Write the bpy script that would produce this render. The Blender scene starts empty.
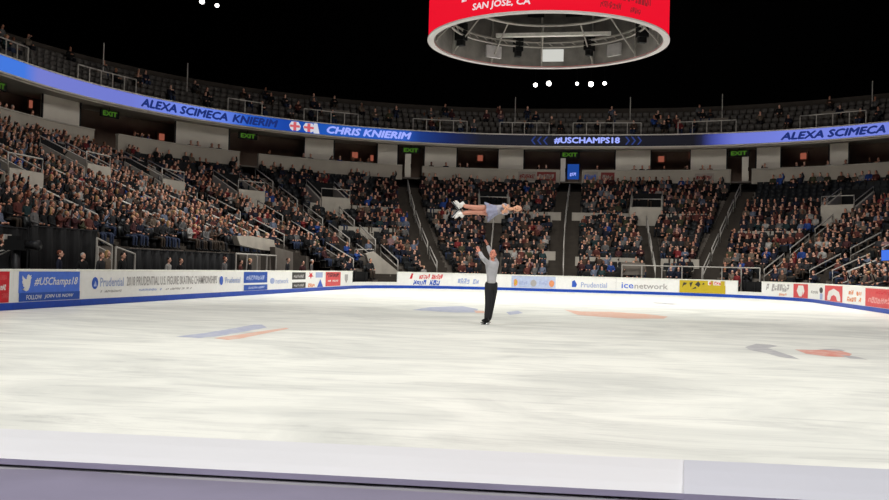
import bpy, bmesh, math, random
import numpy as np
from mathutils import Vector, Matrix

random.seed(11)
rng = np.random.default_rng(11)
SC = bpy.context.scene
COL = SC.collection
PI = math.pi

# ------------------------------------------------------------------ camera
CP = np.array([2.26827, -1.6, 1.37112]); YAW, PITCH, ROLL, FPX = 0.1782357, 0.0188709, 0.0258176, 949.864
W, H = 889.0, 500.0
FW = np.array([-math.sin(YAW)*math.cos(PITCH), math.cos(YAW)*math.cos(PITCH), math.sin(PITCH)])
_rt = np.array([math.cos(YAW), math.sin(YAW), 0.0]); _up = np.cross(_rt, FW)
RT = math.cos(ROLL)*_rt + math.sin(ROLL)*_up
UP = -math.sin(ROLL)*_rt + math.cos(ROLL)*_up
camd = bpy.data.cameras.new('camera'); cam = bpy.data.objects.new('camera', camd); COL.objects.link(cam)
camd.sensor_fit = 'HORIZONTAL'; camd.sensor_width = 36; camd.lens = FPX/W*36; camd.clip_start = .05; camd.clip_end = 500
cam.matrix_world = Matrix(((RT[0], UP[0], -FW[0], CP[0]), (RT[1], UP[1], -FW[1], CP[1]), (RT[2], UP[2], -FW[2], CP[2]), (0, 0, 0, 1)))
SC.camera = cam

def proj(p):
    d = np.asarray(p, float)-CP; z = d@FW
    return np.stack([W/2+FPX*(d@RT)/z, H/2-FPX*(d@UP)/z, z], -1)
def ray(px, py): return FW+RT*(px-W/2)/FPX-UP*(py-H/2)/FPX
def on_z(px, py, z):
    d = ray(px, py); return CP+d*((z-CP[2])/d[2])
def on_plane(px, py, p0, n):
    d = ray(px, py); return CP+d*((np.asarray(p0)-CP)@n)/(d@n)

# ------------------------------------------------------------------ materials
def lin(c):
    c = np.array(c[:3])/255.0
    return tuple(np.where(c <= .04045, c/12.92, ((c+.055)/1.055)**2.4))+(1.0,)
_M = {}
def mat(name, rgb, rough=.7, metal=0.0, var=.12, scale=6.0, spec=.3, bump=0.0):
    """procedural principled material: colour broken up by object-space noise"""
    if name in _M: return _M[name]
    m = bpy.data.materials.new(name); m.use_nodes = True; nt = m.node_tree
    b = nt.nodes['Principled BSDF']; c = lin(rgb)
    tc = nt.nodes.new('ShaderNodeTexCoord'); nz = nt.nodes.new('ShaderNodeTexNoise'); nz.inputs['Scale'].default_value = scale
    nz.inputs['Detail'].default_value = 4
    nt.links.new(tc.outputs['Object'], nz.inputs['Vector'])
    r = nt.nodes.new('ShaderNodeValToRGB'); r.color_ramp.elements[0].position = .3; r.color_ramp.elements[1].position = .7
    r.color_ramp.elements[0].color = tuple(x*(1-var) for x in c[:3])+(1,)
    r.color_ramp.elements[1].color = tuple(min(1, x*(1+var)) for x in c[:3])+(1,)
    nt.links.new(nz.outputs['Fac'], r.inputs['Fac']); nt.links.new(r.outputs['Color'], b.inputs['Base Color'])
    b.inputs['Roughness'].default_value = rough; b.inputs['Metallic'].default_value = metal
    b.inputs['Specular IOR Level'].default_value = spec
    if bump:
        bp = nt.nodes.new('ShaderNodeBump'); bp.inputs['Strength'].default_value = bump
        nt.links.new(nz.outputs['Fac'], bp.inputs['Height']); nt.links.new(bp.outputs['Normal'], b.inputs['Normal'])
    _M[name] = m; return m
def glow(name, rgb, strength=1.0):
    if name in _M: return _M[name]
    m = bpy.data.materials.new(name); m.use_nodes = True; nt = m.node_tree
    b = nt.nodes['Principled BSDF']; b.inputs['Base Color'].default_value = (.01, .01, .01, 1)
    b.inputs['Emission Color'].default_value = lin(rgb); b.inputs['Emission Strength'].default_value = strength
    b.inputs['Roughness'].default_value = .9; b.inputs['Specular IOR Level'].default_value = 0
    _M[name] = m; return m

M_white = mat('board white', (240, 240, 237), .45, var=.03)
M_cap = mat('board cap', (238, 238, 228), .5, var=.03)
M_kick = mat('kick strip blue', (25, 72, 178), .45, var=.08)
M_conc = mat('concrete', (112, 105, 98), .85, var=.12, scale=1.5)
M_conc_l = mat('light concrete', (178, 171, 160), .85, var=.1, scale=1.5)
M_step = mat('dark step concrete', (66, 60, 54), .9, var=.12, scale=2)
M_wallg = mat('balcony plaster', (172, 164, 152), .85, var=.06, scale=.6)
M_steel = mat('galvanised rail', (182, 177, 170), .5, .1, var=.06)
M_dsteel = mat('dark steel', (40, 40, 42), .5, .4)
M_black = mat('black paint', (12, 12, 14), .8, var=.2)
M_pitch = mat('black hall lining', (5, 5, 7), .95, var=.2)
M_seat = mat('dark seat plastic', (34, 36, 38), .5, var=.15)
M_rub = mat('black rubber floor', (38, 37, 38), .8)
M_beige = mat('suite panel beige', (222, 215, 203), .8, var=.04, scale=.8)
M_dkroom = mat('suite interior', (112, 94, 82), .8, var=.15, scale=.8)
M_cloth_b = mat('black drape cloth', (17, 17, 19), .95, var=.3, scale=3)
M_txtgrey = mat('print grey', (172, 169, 168), .6, var=.05)
M_txtblue = mat('print blue', (52, 92, 190), .6, var=.05)
M_txtpale = mat('print pale blue', (164, 178, 216), .6, var=.05)
M_tw = mat('print sky blue', (78, 118, 218), .6, var=.06)
M_twd = mat('print mid blue', (40, 82, 172), .6, var=.06)
M_prwhite = mat('print white', (228, 228, 224), .6, var=.04)
M_red = mat('print red', (208, 40, 52), .6, var=.1)
M_redsoft = mat('print soft red', (214, 82, 84), .6, var=.08)
M_orange = mat('print orange', (228, 150, 105), .6, var=.08)
M_yellow = mat('print yellow', (196, 172, 40), .6, var=.05)
M_dkprint = mat('print charcoal', (62, 60, 58), .6, var=.08)
M_maroon = mat('print maroon', (110, 40, 48), .6, var=.08)

# ------------------------------------------------------------------ mesh helpers
class MB:
    def __init__(s): s.v = []; s.f = []; s.m = []; s.uv = None
    def add(s, vs, fs, m=0):
        k = len(s.v); s.v += [tuple(float(c) for c in p) for p in vs]
        for f in fs: s.f.append(tuple(i+k for i in f)); s.m.append(m)
        return s
    def box(s, c, d, rz=0.0, m=0):
        hx, hy, hz = d[0]/2, d[1]/2, d[2]/2; ca, sa = math.cos(rz), math.sin(rz)
        vs = []
        for z in (-hz, hz):
            for x, y in ((-hx, -hy), (hx, -hy), (hx, hy), (-hx, hy)):
                vs.append((c[0]+x*ca-y*sa, c[1]+x*sa+y*ca, c[2]+z))
        return s.add(vs, [(3, 2, 1, 0), (4, 5, 6, 7), (0, 1, 5, 4), (1, 2, 6, 5), (2, 3, 7, 6), (3, 0, 4, 7)], m)
    def hexa(s, b, t, m=0):
        """b, t: four corners each (bottom / top ring)"""
        return s.add(list(b)+list(t), [(3, 2, 1, 0), (4, 5, 6, 7), (0, 1, 5, 4), (1, 2, 6, 5), (2, 3, 7, 6), (3, 0, 4, 7)], m)
    def tube(s, pts, r, n=6, m=0, cap=True):
        pts = [Vector(p) for p in pts]; rings = []
        rs = r if isinstance(r, (list, tuple)) else [r]*len(pts)
        for i, p in enumerate(pts):
            t = (pts[min(i+1, len(pts)-1)]-pts[max(i-1, 0)]).normalized()
            a = Vector((0, 0, 1)) if abs(t.z) < .9 else Vector((1, 0, 0))
            u = t.cross(a).normalized(); w = t.cross(u)
            rings.append([p+(u*math.cos(2*PI*k/n)+w*math.sin(2*PI*k/n))*rs[i] for k in range(n)])
        vs = [q for g in rings for q in g]; fs = []
        for i in range(len(pts)-1):
            for k in range(n):
                fs.append((i*n+k, i*n+(k+1) % n, (i+1)*n+(k+1) % n, (i+1)*n+k))
        if cap: fs += [tuple(range(n))[::-1], tuple((len(pts)-1)*n+k for k in range(n))]
        return s.add(vs, fs, m)
    def ball(s, c, r, nu=12, nv=8, m=0, rot=None):
        r = r if isinstance(r, (list, tuple)) else (r, r, r); vs = []; fs = []
        for j in range(1, nv):
            th = PI*j/nv
            for i in range(nu):
                ph = 2*PI*i/nu
                vs.append(Vector((r[0]*math.sin(th)*math.cos(ph), r[1]*math.sin(th)*math.sin(ph), r[2]*math.cos(th))))
        vs += [Vector((0, 0, r[2])), Vector((0, 0, -r[2]))]
        for j in range(nv-2):
            for i in range(nu):
                fs.append((j*nu+i, (j+1)*nu+i, (j+1)*nu+(i+1) % nu, j*nu+(i+1) % nu))
        T = len(vs)-2
        for i in range(nu):
            fs.append((T, i, (i+1) % nu)); fs.append((T+1, (nv-2)*nu+(i+1) % nu, (nv-2)*nu+i))
        if rot is not None: vs = [rot @ v for v in vs]
        c = Vector(c); return s.add([v+c for v in vs], fs, m)
    def mesh(s, me_in, m0=0, M=None):
        return s.add([(M @ v.co if M else v.co) for v in me_in.vertices], [tuple(p.vertices) for p in me_in.polygons], m0)

def wloc(o):
    v = Vector((0, 0, 0))
    while o is not None: v = v+o.location; o = o.parent
    return v
def build(mb, name, mats, parent=None, smooth=False, origin=None):
    """ONE mesh object from world-space geometry (parents are unrotated empties or meshes)"""
    me = bpy.data.meshes.new(name)
    mats = mats if isinstance(mats, (list, tuple)) else [mats]
    off = wloc(parent) if parent is not None else Vector((0, 0, 0))
    org = Vector(origin)-off if origin is not None else Vector((0, 0, 0))
    sub = off+org
    me.from_pydata([(x-sub.x, y-sub.y, z-sub.z) for x, y, z in mb.v], [], mb.f)
    for m in mats: me.materials.append(m)
    me.polygons.foreach_set('material_index', mb.m)
    if smooth: me.polygons.foreach_set('use_smooth', [True]*len(me.polygons))
    me.update()
    o = bpy.data.objects.new(name, me); COL.objects.link(o); o.location = org
    if parent is not None: o.parent = parent
    return o
def tag(o, label=None, cat=None, group=None, kind=None):
    if label: o['label'] = label
    if cat: o['category'] = cat
    if group: o['group'] = group
    if kind: o['kind'] = kind
    return o
def thing(name, label, cat, loc=(0, 0, 0), group=None):
    o = bpy.data.objects.new(name, None); COL.objects.link(o); o.location = Vector([float(c) for c in loc]); o.empty_display_size = .2
    return tag(o, label, cat, group)
def struct(mb, name, mats, label=None, smooth=False):
    return tag(build(mb, name, mats, smooth=smooth), label, None, None, 'structure')

# ------------------------------------------------------------------ paths (rounded rectangles round the rink)
class Path:
    def __init__(s, pts):
        s.p = np.array(pts, float); seg = np.linalg.norm(np.diff(s.p, axis=0), axis=1)
        s.c = np.r_[0, np.cumsum(seg)]; s.L = s.c[-1]
    def at(s, q):
        x = np.interp(q, s.c, s.p[:, 0]); y = np.interp(q, s.c, s.p[:, 1])
        a, b = max(0, q-.15), min(s.L, q+.15)
        t = np.array([np.interp(b, s.c, s.p[:, 0])-np.interp(a, s.c, s.p[:, 0]), np.interp(b, s.c, s.p[:, 1])-np.interp(a, s.c, s.p[:, 1])])
        t /= np.linalg.norm(t)+1e-12
        return np.array([x, y]), t, np.array([t[1], -t[0]])   # position, tangent, normal towards the ice
    def px(s, x, z):
        if not hasattr(s, '_q'): s._q = np.linspace(0, s.L, 1500); s._P = np.array([[np.interp(q, s.c, s.p[:, 0]), np.interp(q, s.c, s.p[:, 1])] for q in s._q])
        d = proj(np.c_[s._P, np.full(len(s._P), z)]); ok = d[:, 2] > 1
        return float(np.interp(x, d[ok, 0], s._q[ok]))
def outline(a, b, R, y0=3.0, n=24):
    pts = [(-a, y) for y in np.linspace(y0, b-R, 30)]
    pts += [(-a+R-R*math.cos(t), b-R+R*math.sin(t)) for t in np.linspace(0, PI/2, n)[1:]]
    pts += [(x, b) for x in np.linspace(-a+R, a-R, 8)[1:]]
    pts += [(a-R+R*math.sin(t), b-R+R*math.cos(t)) for t in np.linspace(0, PI/2, n)[1:]]
    pts += [(a, y) for y in np.linspace(b-R, y0, 30)[1:]]
    return pts
def PU(u, t, o=0.0):
    """the seating bowl: u along it, t from front (0) to the suite balcony (1), o further back"""
    a = 14.6+17.1*t+o; b = 62.6+14.4*t+o; R = 10.2+19*t+o
    if u <= 1: return np.array((-a, -2+(b-R+2)*u))
    if u <= 2:
        th = (u-1)*PI/2; return np.array((-a+R-R*math.cos(th), b-R+R*math.sin(th)))
    if u <= 3: return np.array((-(a-R)+2*(a-R)*(u-2), b))
    if u <= 4:
        th = (u-3)*PI/2; return np.array((a-R+R*math.sin(th), b-R+R*math.cos(th)))
    return np.array((a, (b-R)-(b-R+2)*(u-4)))
U0, U1 = .22, 4.55
UG = np.unique(np.r_[np.linspace(U0, 1, 60), np.linspace(1, 2, 90), np.linspace(2, 3, 16), np.linspace(3, 4, 90), np.linspace(4, U1, 40)])
def bowl_path(t, o=0.0): return Path([PU(u, t, o) for u in UG])
def u_of_s(pth, q): return float(np.interp(q, pth.c, UG))
def s_of_u(pth, u): return float(np.interp(u, UG, pth.c))
RINK = Path(outline(13, 61, 8.62))

def sweep(mb, pth, s0, s1, prof, step=.5, m=0, closed=True):
    """sweep a profile [(distance towards the ice, z)] along a path"""
    n = max(2, int((s1-s0)/step)+1); k = len(prof); vs = []; fs = []
    for q in np.linspace(s0, s1, n):
        p, t, nn = pth.at(q)
        for a, z in prof: vs.append((p[0]+nn[0]*a, p[1]+nn[1]*a, z))
    kk = k if closed else k-1
    for i in range(n-1):
        for j in range(kk):
            fs.append((i*k+j, (i+1)*k+j, (i+1)*k+(j+1) % k, i*k+(j+1) % k))
    if closed: fs += [tuple(range(k)), tuple((n-1)*k+j for j in range(k))[::-1]]
    return mb.add(vs, fs, m)
def tq(pth, q, a, z):
    p, t, n = pth.at(q); return (p[0]+n[0]*a, p[1]+n[1]*a, z)

# ------------------------------------------------------------------ lettering
def text_geo(txt, shear=0.0, bold=.012, flat=False):
    cu = bpy.data.curves.new('t', 'FONT'); cu.body = txt; cu.shear = shear; cu.offset = min(bold, .012) if flat else 0; cu.resolution_u = 2
    ob = bpy.data.objects.new('t', cu); COL.objects.link(ob)
    dg = bpy.context.evaluated_depsgraph_get(); dg.update()
    me = bpy.data.meshes.new_from_object(ob.evaluated_get(dg))
    v = np.array([w.co[:2] for w in me.vertices]); f = [tuple(p.vertices) for p in me.polygons]
    bpy.data.objects.remove(ob); bpy.data.curves.remove(cu); bpy.data.meshes.remove(me)
    n0 = len(v); V = [v]; F = list(f)
    for k, (dx, dy) in enumerate(((-1, 0), (1, 0), (0, 1), (0, -1)) if bold and not flat else ()):
        V.append(v+np.array([dx, dy])*bold*1.5); F += [tuple(i+n0*(k+1) for i in q) for q in f]
    v = np.concatenate(V); lo = v.min(0); v = (v-lo)/(v.max(0)-lo); return v, F
def strokes_geo(n, seed, h=1.0):
    """print too small or blurred to read: a run of letter-sized ragged blots"""
    r = random.Random(seed); v = []; f = []
    def q(x0, y0, x1, y1):
        k = len(v); v.extend([(x0+.04*y0, y0), (x1+.04*y0, y0), (x1+.04*y1, y1), (x0+.04*y1, y1)]); f.append((k, k+1, k+2, k+3))
    for i in range(n):
        a, w = i/n*.95, .82*.95/n
        if n > 5 and r.random() < .08: continue
        lo, hi = r.choice([0, 0, 0, .12]), r.choice([1, 1, .9, .78])
        for c in range(3):
            for k in range(4):
                if c == 1 and r.random() < .42: continue
                if c != 1 and r.random() < .12: continue
                q(a+w*c/3, lo+(hi-lo)*k/4, a+w*(c+1)/3, lo+(hi-lo)*(k+1)/4)
    return np.array(v), f
def on_path(geo, pth, s0, s1, z0, z1, off):
    v, f = geo; mb = MB(); vs = []
    for x, y in v: vs.append(tq(pth, s0+x*(s1-s0), off, z0+y*(z1-z0)))
    return mb.add(vs, f)
BIRD = np.array([(0, .12), (.12, .15), (.26, .05), (.46, 0), (.66, .06), (.8, .24), (.87, .5), (.88, .68), (1, .84), (.88, .82), (.97, .97), (.82, .91), (.68, 1), (.54, .95), (.47, .8), (.48, .7),
                 (.3, .74), (.16, .84), (.06, .94), (.02, .78), (.1, .62), (.03, .63), (.05, .48), (.17, .4), (.1, .38), (.18, .27), (.3, .23), (.2, .16)])
def poly_geo(p): return np.array(p, float), [tuple(range(len(p)))]
def disc_geo(n=20): return poly_geo([(.5+.5*math.cos(2*PI*k/n), .5+.5*math.sin(2*PI*k/n)) for k in range(n)])
RECT = (np.array([(x/8, y) for y in (0, 1) for x in range(9)], float), [(i, i+1, i+10, i+9) for i in range(8)])

# ================================================================== SETTING
# ---- ice
def ice_material():
    m = bpy.data.materials.new('skated ice'); m.use_nodes = True; nt = m.node_tree; b = nt.nodes['Principled BSDF']; N = nt.nodes.new
    tc = N('ShaderNodeTexCoord'); mp = N('ShaderNodeMapping'); mp.inputs['Scale'].default_value = (.2, .36, 1); mp.inputs['Rotation'].default_value = (0, 0, .12)
    n1 = N('ShaderNodeTexNoise'); n1.inputs['Scale'].default_value = 1.5; n1.inputs['Detail'].default_value = 7; n1.inputs['Roughness'].default_value = .62; n1.inputs['Distortion'].default_value = 1.3
    nt.links.new(tc.outputs['Object'], mp.inputs['Vector']); nt.links.new(mp.outputs['Vector'], n1.inputs['Vector'])
    r1 = N('ShaderNodeValToRGB'); e = r1.color_ramp.elements; e[0].position = .34; e[1].position = .6
    e[0].color = lin((212, 213, 207)); e[1].color = lin((240, 240, 232)); nt.links.new(n1.outputs['Fac'], r1.inputs['Fac'])
    mp2 = N('ShaderNodeMapping'); mp2.inputs['Scale'].default_value = (.22, 1.5, 1); mp2.inputs['Rotation'].default_value = (0, 0, -.2)
    n2 = N('ShaderNodeTexNoise'); n2.inputs['Scale'].default_value = 2.2; n2.inputs['Detail'].default_value = 8; n2.inputs['Roughness'].default_value = .75; n2.inputs['Distortion'].default_value = .8
    nt.links.new(tc.outputs['Object'], mp2.inputs['Vector']); nt.links.new(mp2.outputs['Vector'], n2.inputs['Vector'])
    r2 = N('ShaderNodeValToRGB'); e = r2.color_ramp.elements; e[0].position = .36; e[1].position = .5
    e[0].color = (.78, .78, .79, 1); e[1].color = (1, 1, 1, 1); nt.links.new(n2.outputs['Fac'], r2.inputs['Fac'])
    mx = N('ShaderNodeMix'); mx.data_type = 'RGBA'; mx.blend_type = 'MULTIPLY'; mx.inputs['Factor'].default_value = .75
    nt.links.new(r1.outputs['Color'], mx.inputs['A']); nt.links.new(r2.outputs['Color'], mx.inputs['B'])
    nt.links.new(mx.outputs['Result'], b.inputs['Base Color']); b.inputs['Roughness'].default_value = .42; b.inputs['Specular IOR Level'].default_value = .22
    bp = N('ShaderNodeBump'); bp.inputs['Strength'].default_value = .06; bp.inputs['Distance'].default_value = .01
    nt.links.new(n2.outputs['Fac'], bp.inputs['Height']); nt.links.new(bp.outputs['Normal'], b.inputs['Normal'])
    return m
M_ice = ice_material()
mb = MB(); pts = outline(13, 61, 8.62, 8.62)+[(13-8.62+8.62*math.cos(t), 8.62-8.62*math.sin(t)) for t in np.linspace(0, PI/2, 24)[1:]]+[(-13+8.62-8.62*math.sin(t), 8.62-8.62*math.cos(t)) for t in np.linspace(0, PI/2, 24)]
mb.add([(x, y, 0) for x, y in pts], [tuple(range(len(pts)))[::-1]])
ICE = struct(mb, 'ice_floor', M_ice, 'white skated ice sheet with grey wear streaks')
def faded(name, rgb, amount=.75, sc=(1.5, 1.5)):
    m = bpy.data.materials.new(name); m.use_nodes = True; nt = m.node_tree; b = nt.nodes['Principled BSDF']; N = nt.nodes.new
    tc = N('ShaderNodeTexCoord'); mp = N('ShaderNodeMapping'); mp.inputs['Scale'].default_value = (sc[0], sc[1], 1)
    nz = N('ShaderNodeTexNoise'); nz.inputs['Scale'].default_value = 3; nz.inputs['Detail'].default_value = 5
    nt.links.new(tc.outputs['Object'], mp.inputs['Vector']); nt.links.new(mp.outputs['Vector'], nz.inputs['Vector'])
    r = N('ShaderNodeValToRGB'); r.color_ramp.elements[0].position = .42; r.color_ramp.elements[1].position = .62
    c = lin(rgb); w = lin((234, 234, 226)); r.color_ramp.elements[0].color = tuple(a*amount+d*(1-amount) for a, d in zip(c, w)); r.color_ramp.elements[1].color = tuple(a*.5+d*.5 for a, d in zip(c, w))
    nt.links.new(nz.outputs['Fac'], r.inputs['Fac']); nt.links.new(r.outputs['Color'], b.inputs['Base Color']); b.inputs['Roughness'].default_value = .42; b.inputs['Specular IOR Level'].default_value = .22
    return m
I_blue = faded('ice paint blue', (150, 158, 196)); I_red = faded('ice paint orange', (226, 158, 128)); I_grey = faded('ice paint grey', (150, 148, 158)); I_dred = faded('ice paint red', (214, 120, 100), .9)
def ice_mark(label, polys):
    mb = MB(); mats = []
    for pl, m in polys:
        if m not in mats: mats.append(m)
        w = [on_z(x, y, .002+.0005*len(mb.f)) for x, y in pl]
        mb.add(w, [tuple(range(len(w)))[::-1]], mats.index(m))
    o = build(mb, 'ice_logo', mats, ICE); o['label'] = label
ice_mark('faded blue and orange logo under the ice, left of the skater', [
    ([(176, 336.5), (205, 333), (235, 328), (254, 324.6), (262, 324.6), (267, 327.5), (245, 331.5), (216, 336.5), (198, 338)], I_blue),
    ([(213, 338.2), (240, 334.4), (265, 330.6), (286, 327.8), (289, 328.6), (262, 334), (240, 338.6), (228, 339.8)], I_red)])
ice_mark('faded blue logo under the ice beside the standing skater', [
    ([(412, 310), (430, 307), (462, 306), (478, 309), (476, 312.5), (455, 312.5), (430, 311)], I_blue), ([(474, 310.5), (484, 311), (485, 313), (476, 313)], I_red), ([(506, 312), (518, 310.6), (523, 313), (510, 315)], I_blue)])
ice_mark('long faded orange logo under the ice, right of the skater', [
    ([(564, 309.5), (582, 311.5), (612, 311.8), (645, 314), (668, 316.5), (664, 318.6), (628, 318.6), (598, 316.6), (578, 315)], I_red)])
ice_mark('small grey streak of paint under the far right ice', [([(652, 302), (668, 302.6), (682, 304), (672, 304.8), (655, 303.6)], I_grey)])
ice_mark('grey and red logo under the ice at the right', [
    ([(745, 347), (756, 343.8), (770, 344.6), (778, 346), (768, 348), (775, 350.5), (792, 356), (800, 359.4), (780, 357), (764, 352.6), (750, 350)], I_grey),
    ([(795, 349.5), (812, 350), (838, 350), (852, 354), (848, 357), (826, 356.4), (806, 353.6)], I_dred), ([(840, 355), (856, 356.4), (868, 359.6), (850, 358.4)], I_grey), ([(818, 349), (838, 348.6), (846, 351), (828, 350)], I_grey)])
# ---- floor, hall walls, ceiling
mb = MB(); mb.box((0, 42, -.16), (170, 150, .3)); struct(mb, 'floor', M_rub, 'dark arena floor round the rink')
mb = MB(); mb.box((0, 42, 34.2), (170, 150, .4)); struct(mb, 'ceiling', M_pitch, 'unlit black arena roof')
for nm, c, d in (('wall_left', (-75, 42, 17), (.4, 150, 34)), ('wall_right', (75, 42, 17), (.4, 150, 34)), ('wall_back', (0, 116, 17), (150, .4, 34))):
    mb = MB(); mb.box(c, d); struct(mb, nm, M_pitch, 'black arena hall wall')

# ---- seating bowl
NR = 22
def zt(k): return .5+7.3*k/(NR-1)
AISLES = [(.56, 1.3, 0, .99), (.80, 1.3, 0, .99), (.985, 1.3, 0, .99), (1.17, 1.7, 0, 1), (1.43, 1.8, 0, 1), (1.705, 2.0, 0, 1), (2.30, 2.1, 0, 1), (3.21, 1.9, 0, 1), (3.63, 1.5, 0, 1), (3.84, 1.4, 0, 1)]
VOMS = [(.68, .42), (.90, .60), (1.09, .60), (1.31, .60), (1.52, .60), (1.89, .60), (3.035, .60), (3.44, .60), (3.74, .5)]
LOWA = [(u, 1.3, 0, tv-.03) for u, tv in VOMS]
SLANT = {1.705: (1.68, 1.725), 2.30: (2.37, 2.20)}
def ua(u, t):
    a = SLANT.get(u); return u if a is None else a[0]+(a[1]-a[0])*t
def first_row(u): return 4 if u < 1.22 else 0
mb = MB()
vom_half = 1.15
ROWP = [(bowl_path(k/NR), bowl_path((k+1)/NR)) for k in range(NR)]
for k in range(NR):
    pa, pb = ROWP[k]
    z = zt(k); zp = zt(k-1) if k else 0.0
    us = UG
    A = [PU(u, k/NR) for u in us]; B = [PU(u, (k+1)/NR) for u in us]
    for i in range(len(us)-1):
        um = (us[i]+us[i+1])/2
        if k < first_row(um): continue
        if k == first_row(um): zp2 = 0.0
        else: zp2 = zp
        cut = False
        for uv, tv in VOMS:
            if tv-.02 < (k+.5)/NR < tv+.15 and abs(s_of_u(pa, um)-s_of_u(pa, uv)) < vom_half: cut = True
        if cut: continue
        mb.add([(*A[i], zp2), (*A[i+1], zp2), (*A[i+1], z), (*A[i], z), (*B[i+1], z), (*B[i], z)], [(0, 1, 2, 3), (3, 2, 4, 5)])
struct(mb, 'terrace', M_conc, 'stepped concrete terraces of the seating bowl')
# slab and wall behind the top row, balcony wall of the suite level, underside of the suite floor
BAL = bowl_path(1.0); SUI = bowl_path(1.0, .0)
def bs(px, z=9.7): return BAL.px(px, z)
mb = MB(); sweep(mb, BAL, 0, BAL.L, [(-1.2, 0), (-1.2, 8.7), (-1.5, 8.7), (-1.5, 0)]); struct(mb, 'wall_concourse', M_black, 'dark wall behind the top row of seats')
mb = MB(); sweep(mb, BAL, 0, BAL.L, [(.0, 8.62), (.0, 8.74), (-5, 8.74), (-5, 8.62)]); struct(mb, 'suite_floor', M_conc, 'floor slab of the suite level')
gaps = [(93, 117), (239, 258), (402, 422), (560, 582), (731, 752)]
edges = [-140]+[e for g in gaps for e in g]+[1040]
for i in range(0, len(edges), 2):
    mb = MB(); sweep(mb, BAL, bs(edges[i]), bs(edges[i+1]), [(.12, 8.5), (.12, 9.62), (-.1, 9.62), (-.1, 8.5)])
    mb2 = MB(); sweep(mb2, BAL, bs(edges[i]), bs(edges[i+1]), [(.18, 9.621), (.18, 9.7), (-.14, 9.7), (-.14, 9.621)])
    w = struct(mb, 'balcony_wall', M_wallg, 'grey balcony front below the suites'); build(mb2, 'coping', M_conc_l, w)
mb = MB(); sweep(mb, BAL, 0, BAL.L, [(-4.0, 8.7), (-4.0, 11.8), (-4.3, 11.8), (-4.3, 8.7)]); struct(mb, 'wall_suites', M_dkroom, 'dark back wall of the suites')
mb = MB(); sweep(mb, BAL, 0, BAL.L, [(.25, 11.4), (.25, 11.56), (-4.3, 11.9), (-4.3, 11.7)]); struct(mb, 'trim_soffit', M_wallg, 'soffit over the suites')
# upper terraces
mb = MB(); NU = 5
for k in range(NU):
    o0, o1 = -.1+.9*k, -.1+.9*(k+1); z0 = 12.45+.55*k; z1 = z0+.55
    zz = z0 if k else 11.9
    A = [PU(u, 1, o0) for u in UG]; B = [PU(u, 1, o1) for u in UG]
    for i in range(len(UG)-1):
        mb.add([(*A[i], zz), (*A[i+1], zz), (*A[i+1], z0), (*A[i], z0), (*B[i+1], z0), (*B[i], z0), (*B[i], z1), (*B[i+1], z1)], [(0, 1, 2, 3), (3, 2, 4, 5)])
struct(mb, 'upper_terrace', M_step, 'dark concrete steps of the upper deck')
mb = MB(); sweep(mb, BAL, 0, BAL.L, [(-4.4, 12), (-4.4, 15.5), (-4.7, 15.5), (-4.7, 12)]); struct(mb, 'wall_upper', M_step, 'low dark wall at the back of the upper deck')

# ================================================================== RINK BOARDS
BH = 1.056
def rs(px, z=.55): return RINK.px(px, z)
class Board:
    def __init__(s, px0, px1, label, group=None, gate=False, body=None):
        s0, s1 = rs(px0), rs(px1)
        c, t, n = RINK.at((s0+s1)/2)
        s.t = thing('rink_board', label, 'rink board', (c[0], c[1], 0), group)
        e = .004
        mb = MB(); sweep(mb, RINK, s0+e, s1-e, [(.012, .0), (.012, .185), (-.06, .185), (-.06, .0)], .12); build(mb, 'kick_strip', M_kick, s.t)
        top = .34 if gate else BH-.055
        mb = MB(); sweep(mb, RINK, s0+e, s1-e, [(0, .186), (0, top), (-.08, top), (-.08, .186)], .12); build(mb, 'panel', body or M_white, s.t)
        mb = MB(); sweep(mb, RINK, s0+e, s1-e, [(.02, top+.001), (.025, top+.045), (.01, top+.055), (-.1, top+.055), (-.1, top+.001)], .12); build(mb, 'cap', M_cap, s.t)
        s.k = 0
    def art(s, geo, px0, px1, z0, z1, m, name='lettering', off=None):
        s.k += 1
        if off is None: off = .005+.0015*s.k
        return build(on_path(geo, RINK, rs(px0, (z0+z1)/2), rs(px1, (z0+z1)/2), z0, z1, off), name, m, s.t)
    def text(s, txt, *a, shear=0, bold=.012, **k): return s.art(text_geo(txt, shear, bold, True), *a, **k)
    def strokes(s, n, *a, **k): return s.art(strokes_geo(n, n*7+int(a[0])), *a, **k)
    def rect(s, *a, **k): k.setdefault('name', 'printed_panel'); return s.art(RECT, *a, **k)
    def oval(s, *a, **k): k.setdefault('name', 'emblem'); return s.art(disc_geo(), *a, **k)
b = Board(-150, -1.5, 'white rink board at the left end carrying a red banner'); b.rect(-60, -2.5, .2, 1.0, M_red)
b = Board(-1.5, 13, 'rink board end with red banner and white script, far left'); b.rect(-1.2, 9, .2, .99, M_red); b.strokes(4, 0, 7, .78, .9, M_redsoft); b.strokes(3, 0, 6, .52, .66, M_prwhite); b.strokes(4, 1, 8, .3, .44, M_redsoft)
b = Board(13, 80.5, 'rink board with blue banner, white bird emblem and hashtag line')
b.rect(18.5, 79.5, .43, .99, M_tw); b.rect(18.5, 79.5, .2, .43, M_twd); b.art(poly_geo(BIRD), 21.5, 31.5, .47, .92, M_prwhite, 'bird_emblem')
b.text('#USChamps18', 34, 77.5, .56, .84, M_prwhite, shear=.3); b.text('FOLLOW', 26, 41.5, .25, .37, M_prwhite); b.text('JOIN US NOW', 44, 73, .25, .37, M_prwhite, shear=.2)
b = Board(80.5, 243, 'long white rink board with grey championships wording on left side')
b.oval(91.7, 98, .47, .83, M_txtblue); b.art(poly_geo([(0, 0), (1, 0), (.8, .7), (.5, 1), (.35, .6)]), 93.3, 96.6, .55, .72, M_txtpale, 'emblem_detail'); b.text('Prudential', 100, 123.5, .54, .81, M_txtpale); b.strokes(16, 100, 122, .36, .43, M_txtgrey)
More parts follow.
